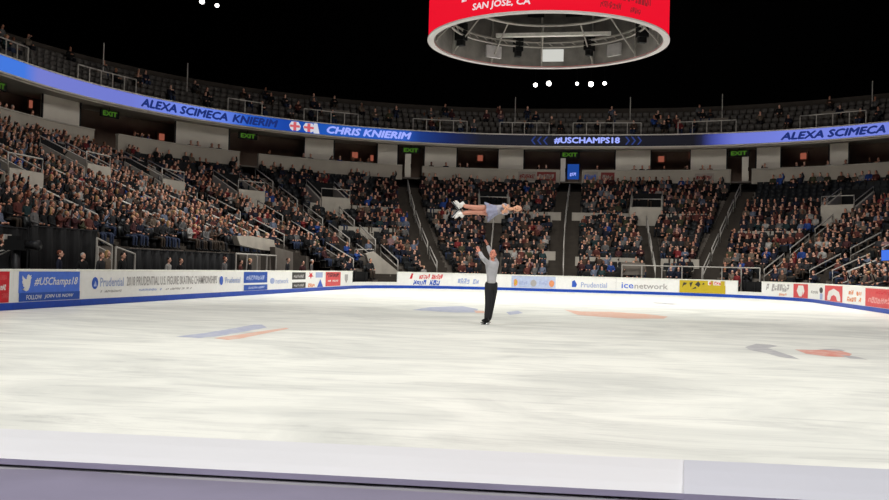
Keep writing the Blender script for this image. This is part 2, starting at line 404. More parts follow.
b.text('2018 PRUDENTIAL U.S. FIGURE SKATING CHAMPIONSHIPS', 126.5, 217, .54, .84, M_txtgrey, bold=.03); b.strokes(14, 138, 162, .36, .43, M_txtpale); b.strokes(18, 165, 192, .36, .43, M_txtgrey)
b.oval(219.3, 222.8, .47, .83, M_txtblue); b.text('Prudential', 225, 240, .54, .78, M_txtpale)
b = Board(243, 268, 'rink board with two-row blue banner, left side'); b.rect(243.6, 267.2, .52, .985, M_twd); b.rect(243.6, 267.2, .2, .44, M_twd); b.strokes(8, 246, 265, .64, .84, M_txtpale); b.strokes(10, 246, 265, .27, .37, M_txtpale)
b = Board(268, 290.5, 'white rink board with pale blue network wording beside two-row blue banner'); b.oval(269.8, 274.5, .45, .72, M_txtpale); b.text('network', 275.5, 288.5, .45, .7, M_txtpale)
b = Board(290.5, 307, 'white rink board with two stacked charcoal bars'); b.rect(292, 305.5, .62, .97, M_dkprint); b.rect(292, 305.5, .2, .48, M_dkprint); b.strokes(6, 293.5, 304, .7, .86, M_txtgrey); b.strokes(6, 293.5, 304, .27, .4, M_txtgrey)
b = Board(307, 324.5, 'white rink board with small red and blue emblems'); b.art(poly_geo([(.5, 0), (.62, .35), (1, .4), (.7, .62), (.8, 1), (.5, .8), (.2, 1), (.3, .62), (0, .4), (.38, .35)]), 308, 313.5, .62, .97, M_red, 'emblem'); b.strokes(4, 308, 315, .22, .42, M_orange); b.rect(315.5, 322.5, .7, .97, M_txtpale); b.art(poly_geo([(0, 0), (1, 0), (.5, 1)]), 317, 323, .2, .62, M_txtblue, 'emblem')
b = Board(324.5, 342, 'rink board with red square banner near the open gate'); b.rect(325.5, 340.5, .22, .985, M_redsoft); b.strokes(4, 326.5, 339.5, .7, .93, M_maroon); b.strokes(7, 327.5, 338.5, .46, .56, M_prwhite)
b = Board(342, 352.5, 'narrow white rink board with small grey crest beside open gate'); b.art(poly_geo([(0, 1), (1, 1), (1, .4), (.5, 0), (0, .4)]), 344.6, 347.8, .35, .85, M_txtgrey, 'crest')
b = Board(352.5, 397.5, 'low white gate threshold in the far left corner', gate=True)
b = Board(397.5, 452, 'white rink board with red over blue wordmark, far end'); b.art(poly_geo([(0, 0), (.55, 1), (1, 1), (.7, 0)]), 409.6, 413.2, .62, .96, M_red, 'emblem'); b.strokes(13, 419, 443.5, .62, .94, M_redsoft); b.strokes(8, 413, 441, .22, .56, M_txtblue)
b = Board(452, 506, 'white rink board with blue letters behind the standing skater'); b.strokes(7, 457.5, 480, .36, .72, M_txtpale)
b = Board(506, 558, 'rink board with pale blue panel and small coloured emblems'); b.rect(511.5, 555.5, .22, .97, mat('print ice blue', (186, 198, 226), .6, var=.1)); b.oval(513, 517.6, .3, .76, M_orange); b.art(poly_geo([(0, 0), (1, .3), (.6, 1)]), 514.3, 517, .36, .8, M_yellow, 'emblem_detail'); b.strokes(4, 519, 528, .4, .64, M_txtpale); b.oval(530.5, 536.5, .3, .74, M_txtgrey); b.strokes(5, 539, 548, .4, .68, M_txtpale); b.oval(549, 554.3, .3, .74, M_orange)
b = Board(558, 616, 'white rink board with blue emblem and pale company name, far end'); b.art(poly_geo([(0, 0), (.8, 0), (1, .4), (.5, 1), (0, .8)]), 572, 577, .34, .8, M_txtblue, 'emblem'); b.text('Prudential', 581, 607, .34, .68, M_txtpale)
b = Board(616, 678.5, 'white rink board with blue and grey network wording'); b.text('ice', 621.5, 633.5, .36, .74, M_tw); b.text('network', 634.5, 668, .36, .72, M_txtgrey)
b = Board(678.5, 737.5, 'rink board with yellow banner at the far right'); b.rect(679.5, 725.5, .14+.06, .985, M_yellow); b.rect(708, 725.5, .72, .99, M_prwhite); b.strokes(6, 709, 724.5, .76, .94, M_redsoft)
for x0, x1, z0, z1, g in ((682, 687, .5, .86, [(0, 0), (.3, 1), (1, .9), (.8, .6), (.4, .5)]), (688.5, 693, .55, .9, [(.5, 0), (1, 1), (.2, .8)]), (691.5, 696.5, .42, .6, [(0, 0), (1, .4), (.8, 1)]), (695, 700.5, .58, .95, [(0, .4), (.6, 1), (1, .5), (.7, 0)]), (702.5, 705, .72, .86, [(0, 0), (1, .5), (.2, 1)])): b.art(poly_geo(g), x0, x1, z0, z1, M_dkprint, 'figure')
b = Board(737.5, 761.5, 'low white gate threshold in the far right corner', gate=True)
b = Board(761.5, 792, 'white rink board with tall grey wordmark, right corner'); b.strokes(9, 766, 790, .5, .92, M_txtgrey); b.strokes(4, 779, 787, .26, .4, M_orange)
b = Board(792, 810, 'rink board with red square and pale shield, right corner'); b.rect(793.5, 808, .2, .98, M_redsoft); b.art(poly_geo([(.2, 1), (.8, 1), (1, .5), (.7, 0), (.3, 0), (0, .5)]), 796.8, 804.6, .28, .9, M_prwhite, 'shield')
b = Board(810, 824, 'white rink board with grey print between two red squares'); b.strokes(5, 811, 818.5, .5, .66, M_txtgrey); b.oval(819.5, 823, .55, .86, M_dkprint); b.rect(820, 822.6, .22, .54, M_txtpale)
b = Board(824, 844, 'rink board with red square and white arched emblem'); b.rect(825, 842.5, .2, .98, M_redsoft); b.art(poly_geo([(0, .3), (.1, .75), (.5, 1), (.9, .75), (1, .3), (1, 0), (.78, 0), (.68, .35), (.5, .48), (.32, .35), (.22, 0), (0, 0)]), 827.5, 840.5, .24, .84, M_prwhite, 'emblem')
b = Board(844, 864.5, 'white rink board with orange-red script, right side'); b.strokes(6, 846, 862.5, .6, .84, M_orange); b.strokes(6, 847, 862, .3, .52, M_orange)
b = Board(864.5, 960, 'rink board with wide soft red banner, right edge'); b.rect(865.5, 950, .2, .97, M_redsoft); b.strokes(9, 868, 900, .36, .62, mat('print pink', (226, 160, 156), .6)); b.strokes(5, 876, 890, .76, .88, M_red)
# black gate leaves behind the two thresholds
for p0, p1, lab in ((353, 375, 'black open gate leaf in the far left corner'), (738, 761, 'black gate panel in the far right corner')):
    mb = MB(); sweep(mb, RINK, rs(p0), rs(p1), [(-.55, 0), (-.55, 1.02), (-.62, 1.02), (-.62, 0)])
    c = RINK.at((rs(p0)+rs(p1))/2)[0]; g = thing('rink_gate', lab, 'gate', (c[0], c[1], 0)); build(mb, 'gate_leaf', M_black, g)
    mb = MB()
    for q in (.1, .5, .9):
        s = rs(p0)+(rs(p1)-rs(p0))*q; mb.tube([tq(RINK, s, -.5, .1), tq(RINK, s, -.5, 1.0)], .025)
    build(mb, 'stile', M_dsteel, g)

# ---- near end: padded cover on the boards in front of the camera and the ledge before it
M_cover = mat('white vinyl cover', (232, 232, 234), .55, var=.03, scale=2, bump=.05)
M_cover2 = mat('grey vinyl cover', (210, 211, 219), .55, var=.04, scale=2, bump=.05)
M_side_shade = mat('cover side shade', (196, 190, 212), .8, var=.08, scale=6)  # shade on the cover's near face, painted in as lavender
M_lav = mat('lavender grey cloth', (140, 135, 156), .8, var=.08, scale=6, bump=.1)
ZC = 1.062
def edge(p, q, x, z):
    y = p[1]+(q[1]-p[1])*(x-p[0])/(q[0]-p[0]); return on_z(x, y, z)
def cover_strip(mb, x0, x1, zt_, far, near, thick, n=24, wav=.0, m=0):
    F = [edge(*far, x, zt_) for x in np.linspace(x0, x1, n)]; Nn = [edge(*near, x, zt_) for x in np.linspace(x0, x1, n)]
    vs = []; fs = []; K = 7
    for i in range(n):
        a, c = F[i], Nn[i]
        for j, (f, dz) in enumerate(((0, -thick), (0, -.006), (.04, 0), (.45, .003+wav*math.sin(i*1.3)), (.84, 0), (1, -.005), (1, -thick))):
            p = a+(c-a)*f; vs.append((p[0], p[1], zt_+dz))
    for i in range(n-1):
        for j in range(K-1): fs.append((i*K+j, i*K+j+1, (i+1)*K+j+1, (i+1)*K+j))
        fs.append((i*K+K-1, i*K, (i+1)*K, (i+1)*K+K-1))
    fs += [tuple(range(K)), tuple((n-1)*K+j for j in range(K))[::-1]]
    mb.add(vs, fs, m)
    for i in range(n-1): mb.m[i*K+K-2] = 1
FAR = ((0, 427.5), (889, 468)); NEAR = ((0, 455), (889, 500.5))
nb = thing('rink_board', 'near rink board topped by a white cover, closest to the viewer', 'rink board', (1.4, 0, 0))
mb = MB(); f0, f1 = edge(*FAR, -260, ZC), edge(*FAR, 1150, ZC); n0, n1 = edge(*NEAR, -260, ZC), edge(*NEAR, 1150, ZC)
def lerp2(a, b_, f): return a+(b_-a)*f
q0, q1, q2, q3 = lerp2(f0, n0, .12), lerp2(f1, n1, .12), lerp2(f1, n1, .62), lerp2(f0, n0, .62)
mb.hexa([(*q[:2], .0) for q in (q3, q2, q1, q0)], [(*q[:2], 1.03) for q in (q3, q2, q1, q0)]); build(mb, 'panel', M_black, nb)
mb = MB(); cover_strip(mb, -260, 690, ZC, FAR, NEAR, .014, wav=.001); build(mb, 'cover', [M_cover, M_side_shade], nb)['label'] = 'white vinyl cover on the near boards'
mb = MB(); cover_strip(mb, 684, 1150, ZC+.004, FAR, NEAR, .016, wav=.001); build(mb, 'cover', [M_cover2, M_side_shade], nb)['label'] = 'greyer lapped end of the vinyl cover'
mb = MB(); LED0 = ((0, 467.5), (600, 499))
n = 40; K = 6; vs = []; fs = []
for i, x in enumerate(np.linspace(-260, 1150, n)):
    a = edge(*LED0, x, 1.058); dirn = np.array([-.05, -1.0, 0]); wv = .0022*math.sin(i*.9)+.0016*math.sin(i*2.1)
    for d, dz in ((0, -.05), (0, -.012), (.012, 0), (.10, .002+wv), (.19, wv), (.4, -.02)):
        p = a+dirn*d; vs.append((p[0], p[1], 1.058+dz+(.004*math.exp(-((x-80)/60)**2) if d > 0 else 0)))
for i in range(n-1):
    for j in range(K-1): fs.append((i*K+j, i*K+j+1, (i+1)*K+j+1, (i+1)*K+j))
mb.add(vs, fs)
gk = MB(); G0 = [edge(*NEAR, x, ZC) for x in np.linspace(-260, 1150, 24)]; vs = []
for g_ in G0: vs += [(g_[0], g_[1]+.03, 1.044), (g_[0], g_[1]-.2, 1.044), (g_[0], g_[1]-.2, 1.0), (g_[0], g_[1]+.03, 1.0)]
gk.add(vs, [(4*i+j, 4*i+(j+1) % 4, 4*i+4+(j+1) % 4, 4*i+4+j) for i in range(23) for j in range(4)]); build(gk, 'gap_fill', mat('grey gasket', (150, 148, 154), .8), nb)  # grey strip added inside the open gap, stands for its softer shade
lg = thing('ledge', 'lavender grey cloth-covered ledge along the bottom edge, before the white cover', 'ledge', (1.4, -.4, 0))
build(mb, 'cloth', M_lav, lg, True)
mb = MB(); a, c = edge(*LED0, -260, 1.0), edge(*LED0, 1150, 1.0)
mb.hexa([(a[0], a[1]-.03, 0), (a[0], a[1]-.36, 0), (c[0], c[1]-.36, 0), (c[0], c[1]-.03, 0)], [(a[0], a[1]-.03, 1.0), (a[0], a[1]-.36, 1.0), (c[0], c[1]-.36, 1.0), (c[0], c[1]-.03, 1.0)]); build(mb, 'base', M_black, lg)

# ================================================================== RIBBON BOARD
RIB = bowl_path(1.0, -.32); ZR0, ZR1 = 11.57, 12.56
def rbs(px, z=12.06): return RIB.px(px, z)
def ribbon_material():
    m = bpy.data.materials.new('led ribbon'); m.use_nodes = True; nt = m.node_tree; b = nt.nodes['Principled BSDF']; N = nt.nodes.new
    uv = N('ShaderNodeUVMap'); uv.uv_map = 'along'; sp = N('ShaderNodeSeparateXYZ'); nt.links.new(uv.outputs['UV'], sp.inputs['Vector'])
    r = N('ShaderNodeValToRGB'); cr = r.color_ramp
    stops = [(-60, (100, 110, 195)), (0, (66, 120, 222)), (24, (66, 120, 222)), (38, (116, 124, 205)), (130, (112, 122, 208)), (185, (112, 136, 232)), (228, (96, 126, 224)), (246, (40, 92, 196)), (288, (24, 66, 158)), (325, (28, 84, 178)), (405, (44, 92, 190)), (416, (28, 58, 130)), (452, (24, 36, 82)), (480, (30, 31, 40)), (700, (24, 24, 30)), (715, (70, 80, 165)), (735, (108, 118, 208)), (800, (118, 132, 224)), (980, (118, 132, 224))]
    els = [(rbs(x)/RIB.L, lin(c)) for x, c in stops]
    cr.elements[0].position, cr.elements[0].color = els[0]; cr.elements[1].position, cr.elements[1].color = els[-1]
    for p, c in els[1:-1]:
        e = cr.elements.new(p); e.color = c
    nt.links.new(sp.outputs['X'], r.inputs['Fac'])
    b.inputs['Base Color'].default_value = (.01, .01, .012, 1); nt.links.new(r.outputs['Color'], b.inputs['Emission Color']); b.inputs['Emission Strength'].default_value = 1.0; b.inputs['Specular IOR Level'].default_value = 0; b.inputs['Roughness'].default_value = .9
    return m
c = RIB.at(rbs(480))[0]
rb = thing('ribbon_display', 'long blue lit ribbon display with skaters\' names curving round the arena', 'display', (c[0], c[1], ZR0))
mb = MB(); n = 300; vs = []; fs = []
for i, q in enumerate(np.linspace(0, RIB.L, n)): vs += [tq(RIB, q, .02, ZR0+.06), tq(RIB, q, .02, ZR1-.06)]
for i in range(n-1): fs.append((2*i, 2*i+1, 2*i+3, 2*i+2))
mb.add(vs, fs); scr = build(mb, 'screen', ribbon_material(), rb)
ul = scr.data.uv_layers.new(name='along')
for lp in scr.data.loops: ul.data[lp.index].uv = ((lp.vertex_index//2)/(n-1), lp.vertex_index % 2)
mb = MB(); sweep(mb, RIB, 0, RIB.L, [(0, ZR0), (0, ZR1), (-.3, ZR1), (-.3, ZR0)]); build(mb, 'housing', M_dsteel, rb)
mb = MB(); sweep(mb, RIB, 0, RIB.L, [(.05, ZR1-.06), (.05, ZR1+.03), (-.3, ZR1+.03), (-.3, ZR1+.001)]); build(mb, 'top_trim', M_beige, rb)
mb = MB(); sweep(mb, RIB, 0, RIB.L, [(.05, ZR0-.05), (.05, ZR0+.05), (0, ZR0+.05), (-.3, ZR0-.05)]); build(mb, 'bottom_trim', M_beige, rb)
G_navy = glow('led navy', (26, 44, 112), 1); G_lav = glow('led lavender', (150, 162, 242), 1.15); G_mid = glow('led blue', (58, 84, 176), 1); G_wh = glow('led white', (205, 205, 215), 1); G_rd = glow('led red', (205, 92, 100), 1); G_dim = glow('led dim blue', (44, 60, 120), 1)
def ribart(geo, x0, x1, z0, z1, m, name='lettering', off=.03): return build(on_path(geo, RIB, rbs(x0), rbs(x1), z0, z1, off), name, m, rb)
ribart(text_geo('ALEXA SCIMECA', .25, .032), 140.5, 227.5, 11.77, 12.38, G_navy); ribart(text_geo('KNIERIM', .25, .032), 232, 278, 11.77, 12.38, G_navy)
ribart(text_geo('CHRIS KNIERIM', .25, .032), 326.5, 411.5, 11.77, 12.38, G_lav)
ribart(text_geo('#USCHAMPS18', .0, .03), 554, 620, 11.8, 12.36, G_lav)
ribart(text_geo('ALEXA SCIMECA', .25, .032), 780.5, 886, 11.76, 12.36, G_navy); ribart(text_geo('KNIERIM', .25, .032), 892, 945, 11.76, 12.36, G_navy)
for x0 in (289, 303):   # two red and white emblems between the names
    ribart(poly_geo([(.1, .2), (.3, 0), (.5, .12), (.7, 0), (.95, .2), (1, .6), (.8, 1), (.2, 1), (0, .6)]), x0, x0+11.5, 11.7, 12.42, G_wh, 'emblem', .03)
    ribart(poly_geo([(0, 0), (1, 0), (1, 1), (0, 1)]), x0+4.2, x0+7.2, 11.74, 12.4, G_rd, 'emblem_stripe', .035)
    ribart(poly_geo([(0, 0), (1, 0), (1, 1), (0, 1)]), x0+.8, x0+10.6, 11.98, 12.16, G_rd, 'emblem_stripe', .036)
ribart(poly_geo([(0, 0), (1, 0), (.6, 1), (0, 1)]), 313.5, 319.5, 11.66, 12.46, G_wh, 'emblem', .028)
for x0, sgn in ((531, -1), (537, -1), (543, -1), (625, 1), (631, 1), (637, 1)):
    g = [(0, 0), (.35, 0), (1, .5), (.35, 1), (0, 1), (.65, .5)]
    if sgn < 0: g = [(1-x, y) for x, y in g][::-1]
    ribart(poly_geo(g), x0, x0+5, 11.74, 12.4, G_dim, 'chevron', .03)

# ================================================================== SCOREBOARD
SR = 4.04; SX, SY, SZ = -0.17, 30.5, 9.04
sb = thing('scoreboard', 'round hanging scoreboard with red lit band above centre ice', 'scoreboard', (SX, SY, SZ))
def circ(r, z, n=96): return [(SX+r*math.cos(2*PI*k/n), SY+r*math.sin(2*PI*k/n), z) for k in range(n)]
def ringband(mb, prof, n=96, closed=True):
    k = len(prof); vs = []; fs = []
    for i in range(n):
        a = 2*PI*i/n
        for r, z in prof: vs.append((SX+r*math.cos(a), SY+r*math.sin(a), z))
    for i in range(n):
        for j in range(k if closed else k-1):
            fs.append((i*k+j, ((i+1) % n)*k+j, ((i+1) % n)*k+(j+1) % k, i*k+(j+1) % k))
    return mb.add(vs, fs)
G_sred = glow('scoreboard red', (236, 14, 42), 1.0)
M_drum = mat('scoreboard drum', (104, 100, 96), .6, var=.25, scale=2.5); M_rim = mat('scoreboard rim', (205, 200, 200), .5, var=.03); M_truss = mat('truss grey', (165, 160, 154), .5, .2)
mb = MB(); ringband(mb, [(SR-.02, SZ+.05), (SR-.02, SZ+3.2), (SR-.12, SZ+3.2), (SR-.12, SZ+.05)]); build(mb, 'led_face', G_sred, sb, True)
mb = MB(); ringband(mb, [(SR+.01, SZ), (SR+.01, SZ+.045), (SR-.2, SZ+.045), (SR-.2, SZ)]); build(mb, 'rim', M_rim, sb)
mb = MB(); ringband(mb, [(SR-.24, SZ+.05), (SR-.3, SZ+3.1), (SR-.2, SZ+3.1), (SR-.2, SZ+.05)]); build(mb, 'inner_drum', M_drum, sb, True)
mb = MB(); mb.add(circ(SR-.3, SZ+3.0), [tuple(range(96))]); build(mb, 'deck', M_black, sb)
for r, z, rad in ((3.3, SZ+.66, .04), (3.3, SZ+.84, .04), (2.6, SZ+1.3, .06)):
    mb = MB(); p = circ(r, z, 64); mb.tube(p+[p[0]], rad, 6); build(mb, 'truss_ring', M_truss, sb, True)
mb = MB()
for k in range(48):
    a = 2*PI*k/48; a2 = 2*PI*(k+.5)/48
    mb.tube([(SX+3.3*math.cos(a), SY+3.3*math.sin(a), SZ+.66), (SX+3.3*math.cos(a2), SY+3.3*math.sin(a2), SZ+.84)], .025, 5)
build(mb, 'truss_lacing', M_truss, sb)
mb = MB()
for k in range(12):
    a = 2*PI*k/12+.13; mb.tube([(SX+(SR-.28)*math.cos(a), SY+(SR-.28)*math.sin(a), SZ+.1), (SX+2.6*math.cos(a), SY+2.6*math.sin(a), SZ+1.3)], .03, 5)
    mb.tube([(SX+(SR-.3)*math.cos(a), SY+(SR-.3)*math.sin(a), SZ+.05), (SX+(SR-.33)*math.cos(a), SY+(SR-.33)*math.sin(a), SZ+3)], .04, 5)
build(mb, 'brace', M_truss, sb)
mb = MB(); mb.box((SX, SY+2.75, SZ+1.0), (4.2, .2, .12)); build(mb, 'crossbar', mat('bright crossbar', (235, 232, 225), .4), sb)
for k in range(16):
    a = 2*PI*(k+.5)/16; r = SR-.36; mb = MB(); mb.box((SX+r*math.cos(a), SY+r*math.sin(a), SZ+2.05), (.06, .62, .34), a); build(mb, 'dark_panel', M_black, sb)
for k in range(8):
    a = 2*PI*(k+.5)/8; r = SR-.6; c = (SX+r*math.cos(a), SY+r*math.sin(a), SZ+.8); mb = MB(); mb.box(c, (.36, .3, .62), a); mb.box((c[0], c[1], c[2]-.4), (.26, .2, .2), a); build(mb, 'loudspeaker', M_black, sb)
for px, mm, w in ((553, glow('lamp panel white', (226, 226, 218), .8), .78), (493.5, mat('lamp panel grey', (225, 220, 222), .5), .62), (614, mat('lamp panel mid grey', (190, 186, 186), .5), .58)):
    # panels on the far inside wall of the ring
    d = ray(px, 58); dd = d[:2]/np.linalg.norm(d[:2]); oc = np.array([SX, SY])-CP[:2]; bq = oc@dd; rr = SR-.45
    L = bq+math.sqrt(max(0, rr**2-(oc@oc-bq*bq))); p = CP[:2]+dd*L; a = math.atan2(p[1]-SY, p[0]-SX)
    mb = MB(); mb.box((p[0], p[1], SZ+.42), (.1, w, .44), a); build(mb, 'panel_lamp', mm, sb)
nearhalf = Path([(SX+(SR)*math.cos(a), SY+SR*math.sin(a)) for a in np.linspace(PI, 2*PI, 200)])
def sbart(geo, x0, x1, z0, z1, m, name='lettering'):
    zm = (z0+z1)/2; return build(on_path(geo, nearhalf, nearhalf.px(x0, zm), nearhalf.px(x1, zm), z0, z1, .01), name, m, sb)
G_swh = glow('scoreboard white', (235, 215, 220), 1.0); G_sdk = glow('scoreboard dark red', (150, 30, 40), 1.0)
sbart(text_geo('SAN JOSE, CA', .1, .02), 472.5, 530.5, SZ+.17, SZ+.44, G_swh)
sbart(strokes_geo(7, 5), 600, 622, SZ+.22, SZ+.42, G_sdk); sbart(strokes_geo(5, 8), 630, 641, SZ+.2, SZ+.38, G_sdk)
sbart(strokes_geo(14, 3), 462, 530, SZ+.56, SZ+1.05, G_swh); sbart(strokes_geo(9, 4), 618, 652, SZ+.52, SZ+.95, G_sdk)
mb = MB()
for k in range(4):
    a = 2*PI*k/4+.4; mb.tube([(SX+2*math.cos(a), SY+2*math.sin(a), SZ+3), (SX+2*math.cos(a), SY+2*math.sin(a), 34)], .03, 5)
build(mb, 'hoist_cable', M_dsteel, sb)

# ================================================================== FLOODLIGHTS in the far roof
def floodlight(px, py, dist, r, label, group):
    d = ray(px, py); p = CP+d*dist; tgt = np.array([0, 22, 1.0])
    t = thing('floodlight', label, 'floodlight', p, group)
    ax = Vector(CP-p).normalized().lerp(Vector(tgt-p).normalized(), .5).normalized(); P = Vector(p)
    mb = MB(); mb.tube([P-ax*.55, P-ax*.45, P-ax*.1, P], [r*.5, r*.85, r*1.05, r*1.15], 16); build(mb, 'housing', M_black, t, True)
    mb = MB(); mb.tube([P+ax*.005, P+ax*.03], [r, r*.9], 20); build(mb, 'lens', glow('flood lens', (255, 252, 246), 9), t)
    mb = MB(); mb.tube([P+Vector((r*1.3, 0, 0))-ax*.3, P+Vector((r*1.3, 0, r*1.8))-ax*.3, P+Vector((-r*1.3, 0, r*1.8))-ax*.3, P+Vector((-r*1.3, 0, 0))-ax*.3], .03, 5)
    mb.tube([P+Vector((0, 0, r*1.8))-ax*.3, (P.x-ax.x*.3, P.y-ax.y*.3, 34)], .03, 5); build(mb, 'yoke', M_black, t)
for x, y, r, l in ((535.5, 85, .2, 'leftmost of the five far floodlights below the scoreboard'), (548.8, 83.5, .24, 'second from left of the five far floodlights below the scoreboard'), (577, 83.7, .16, 'middle and small one of the five far floodlights'), (591, 84.2, .25, 'fourth from left and largest of the five far floodlights'), (604.6, 83.3, .18, 'rightmost of the five far floodlights below the scoreboard')):
    floodlight(x, y, 97, r, l, 'far floodlights')
floodlight(202, 1.5, 80, .2, 'left of the two floodlights at the top left edge', 'top left floodlights'); floodlight(217, 5.5, 80, .16, 'right of the two floodlights at the top left edge', 'top left floodlights')

# ================================================================== SUITE LEVEL FITTINGS
for x0, x1, nm in ((42, 80, 'nearest to the left edge'), (175, 229, 'below the name on the left ribbon'), (304, 334, 'below the two emblems of the ribbon'), (377, 398, 'left of the aisle with the left corner exit sign'), (424, 457, 'right of the aisle with the left corner exit sign'), (498, 524, 'left of the central exit'), (615, 651, 'below the hashtag on the ribbon'), (690, 727, 'left of the right corner exit'), (756, 781, 'right of the right corner exit'), (829, 849, 'near the right edge')):
    P2 = bowl_path(1.0, 1.3); s0, s1 = P2.px(x0, 10.5), P2.px(x1, 10.5); c = P2.at((s0+s1)/2)[0]
    t = thing('suite_screen', 'pale beige suite partition %s' % nm, 'partition', (c[0], c[1], 8.74))
    mb = MB(); sweep(mb, P2, s0, s1, [(0, 8.74), (0, 11.55), (-.12, 11.55), (-.12, 8.74)]); build(mb, 'panel', M_beige, t)
    for q in (s0, s1): mb = MB(); mb.tube([tq(P2, q, .02, 8.74), tq(P2, q, .02, 11.5)], .06, 6); build(mb, 'jamb', M_dsteel, t)
SP = bowl_path(1.0, 3.6)
for x, y, w, nm in ((31, 104, .25, 'far left suite'), (162, 137, .5, 'suite left of the pale partition under the left name'), (355, 155, .6, 'suite under the second name'), (372, 158, .3, 'suite right of the reddest left lamp'), (480, 158, .55, 'suite left of the central exit'), (661, 159, .6, 'suite right of the hashtag'), (690, 155.5, .22, 'suite edge left of the right corner exit'), (803, 156, .55, 'suite near the right edge'), (762, 158, .22, 'suite right of the right corner exit')):
    s = SP.px(x, 10.3); p = SP.at(s); base = np.r_[p[0], 10.4]; z = on_plane(x, y, base, np.r_[p[2], 0])[2]
    t = thing('wall_lamp', 'glowing warm lamp inside the %s' % nm, 'lamp', (*p[0], z))
    mb = MB(); sweep(mb, SP, s-w*.4, s+w*.4, [(0, z-.24), (0, z+.24), (-.1, z+.24), (-.1, z-.24)], .2); build(mb, 'shade', glow('suite lamp', (206, 116, 92), .42), t)
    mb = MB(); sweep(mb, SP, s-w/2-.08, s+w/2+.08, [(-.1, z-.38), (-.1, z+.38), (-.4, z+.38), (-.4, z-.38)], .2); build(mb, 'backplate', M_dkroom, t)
# exit signs over the aisles
G_ex = glow('exit green', (62, 104, 30), .85)
EXP = bowl_path(1.0, .5)
for x, nm in ((110, 'far left aisle'), (248, 'aisle in the left corner'), (411, 'aisle left of the far stand'), (570, 'central aisle'), (739, 'aisle in the right corner'), (-2, 'left edge')):
    z = 11.02; s = EXP.px(x, z); p = EXP.at(s)
    t = thing('exit_sign', 'green lit exit sign above the %s' % nm, 'exit sign', (*p[0], z-.3))
    mb = MB(); sweep(mb, EXP, s-.8, s+.8, [(0, z-.24), (0, z+.24), (-.1, z+.24), (-.1, z-.24)], .4); build(mb, 'case', M_black, t)
    build(on_path(text_geo('EXIT', 0, .03), EXP, s-.62, s+.62, z-.17, z+.17, .01), 'lettering', G_ex, t)
    mb = MB(); mb.tube([tq(EXP, s, -.05, z+.24), tq(EXP, s, -.05, 11.6)], .03, 5); build(mb, 'bracket', M_dsteel, t)
for x0, x1, nm in ((560.5, 565.5, 'central exit'), (742, 748.5, 'right corner exit'), (405, 411, 'exit left of the far stand')):  # pale panels added to brighten the dark exit gaps, not doors
    P2 = bowl_path(1.0, .7); s0, s1 = P2.px(x0, 10), P2.px(x1, 10); c = P2.at((s0+s1)/2)[0]; t = thing('lightening_panel', 'added pale panel lightening the %s' % nm, 'panel', (*c, 8.74))
    mb = MB(); sweep(mb, P2, s0, s1, [(0, 8.74), (0, 10.75), (-.1, 10.75), (-.1, 8.74)], .2); build(mb, 'leaf', M_beige, t); mb = MB(); mb.tube([tq(P2, s1, .02, 9.6), tq(P2, s1, .02, 9.9)], .03); build(mb, 'edge_bar', M_dsteel, t)
# posters on the balcony front and blue sign at the central exit
def poster(x0, x1, z0, z1, m, label, m2, n):
    s0, s1 = bs(x0, 9.2), bs(x1, 9.2); c = BAL.at((s0+s1)/2)[0]; t = thing('banner', label, 'banner', (c[0], c[1], z0))
    mb = MB(); sweep(mb, BAL, s0, s1, [(.14, z0), (.14, z1), (.125, z1), (.125, z0)]); build(mb, 'sheet', m, t)
    build(on_path(strokes_geo(n, int(x0)), BAL, s0+.1, s1-.1, z0+.25*(z1-z0), z0+.75*(z1-z0), .15), 'lettering', m2, t)
M_dullred = mat('dull red vinyl', (128, 52, 50), .7); M_pale = mat('pale vinyl', (150, 142, 134), .7)
poster(518, 536.5, 8.75, 9.5, M_pale, 'pale banner on the balcony left of the central exit', M_dullred, 6)
poster(537, 556, 8.75, 9.5, M_dullred, 'dull red banner on the balcony left of the central exit', M_pale, 6)
poster(583, 598, 8.7, 9.55, M_pale, 'pale banner on the balcony right of the central exit', M_txtblue, 5)
poster(601, 614.5, 8.7, 9.5, M_dullred, 'red square banner on the balcony right of the central exit', M_pale, 3)
poster(695, 714, 8.75, 9.4, M_pale, 'pale banner with red print left of right corner exit', M_dullred, 6)
P2 = bowl_path(1.0, .2); s0, s1 = P2.px(567.5, 9.8), P2.px(579, 9.8); c = P2.at((s0+s1)/2)[0]
t = thing('notice_board', 'bright blue lit notice board in the central exit', 'sign', (c[0], c[1], 8.74))
mb = MB(); sweep(mb, P2, s0, s1, [(0, 8.95), (0, 10.2), (-.08, 10.2), (-.08, 8.95)]); build(mb, 'face', glow('notice blue', (28, 74, 160), .8), t)
mb = MB(); mb.tube([tq(P2, s0, -.04, 8.74), tq(P2, s0, -.04, 10.2)], .03); mb.tube([tq(P2, s1, -.04, 8.74), tq(P2, s1, -.04, 10.2)], .03); build(mb, 'post', M_dsteel, t)
build(on_path(strokes_geo(3, 77), P2, s0+.2, s1-.2, 9.2, 9.5, .01), 'lettering', G_lav, t)

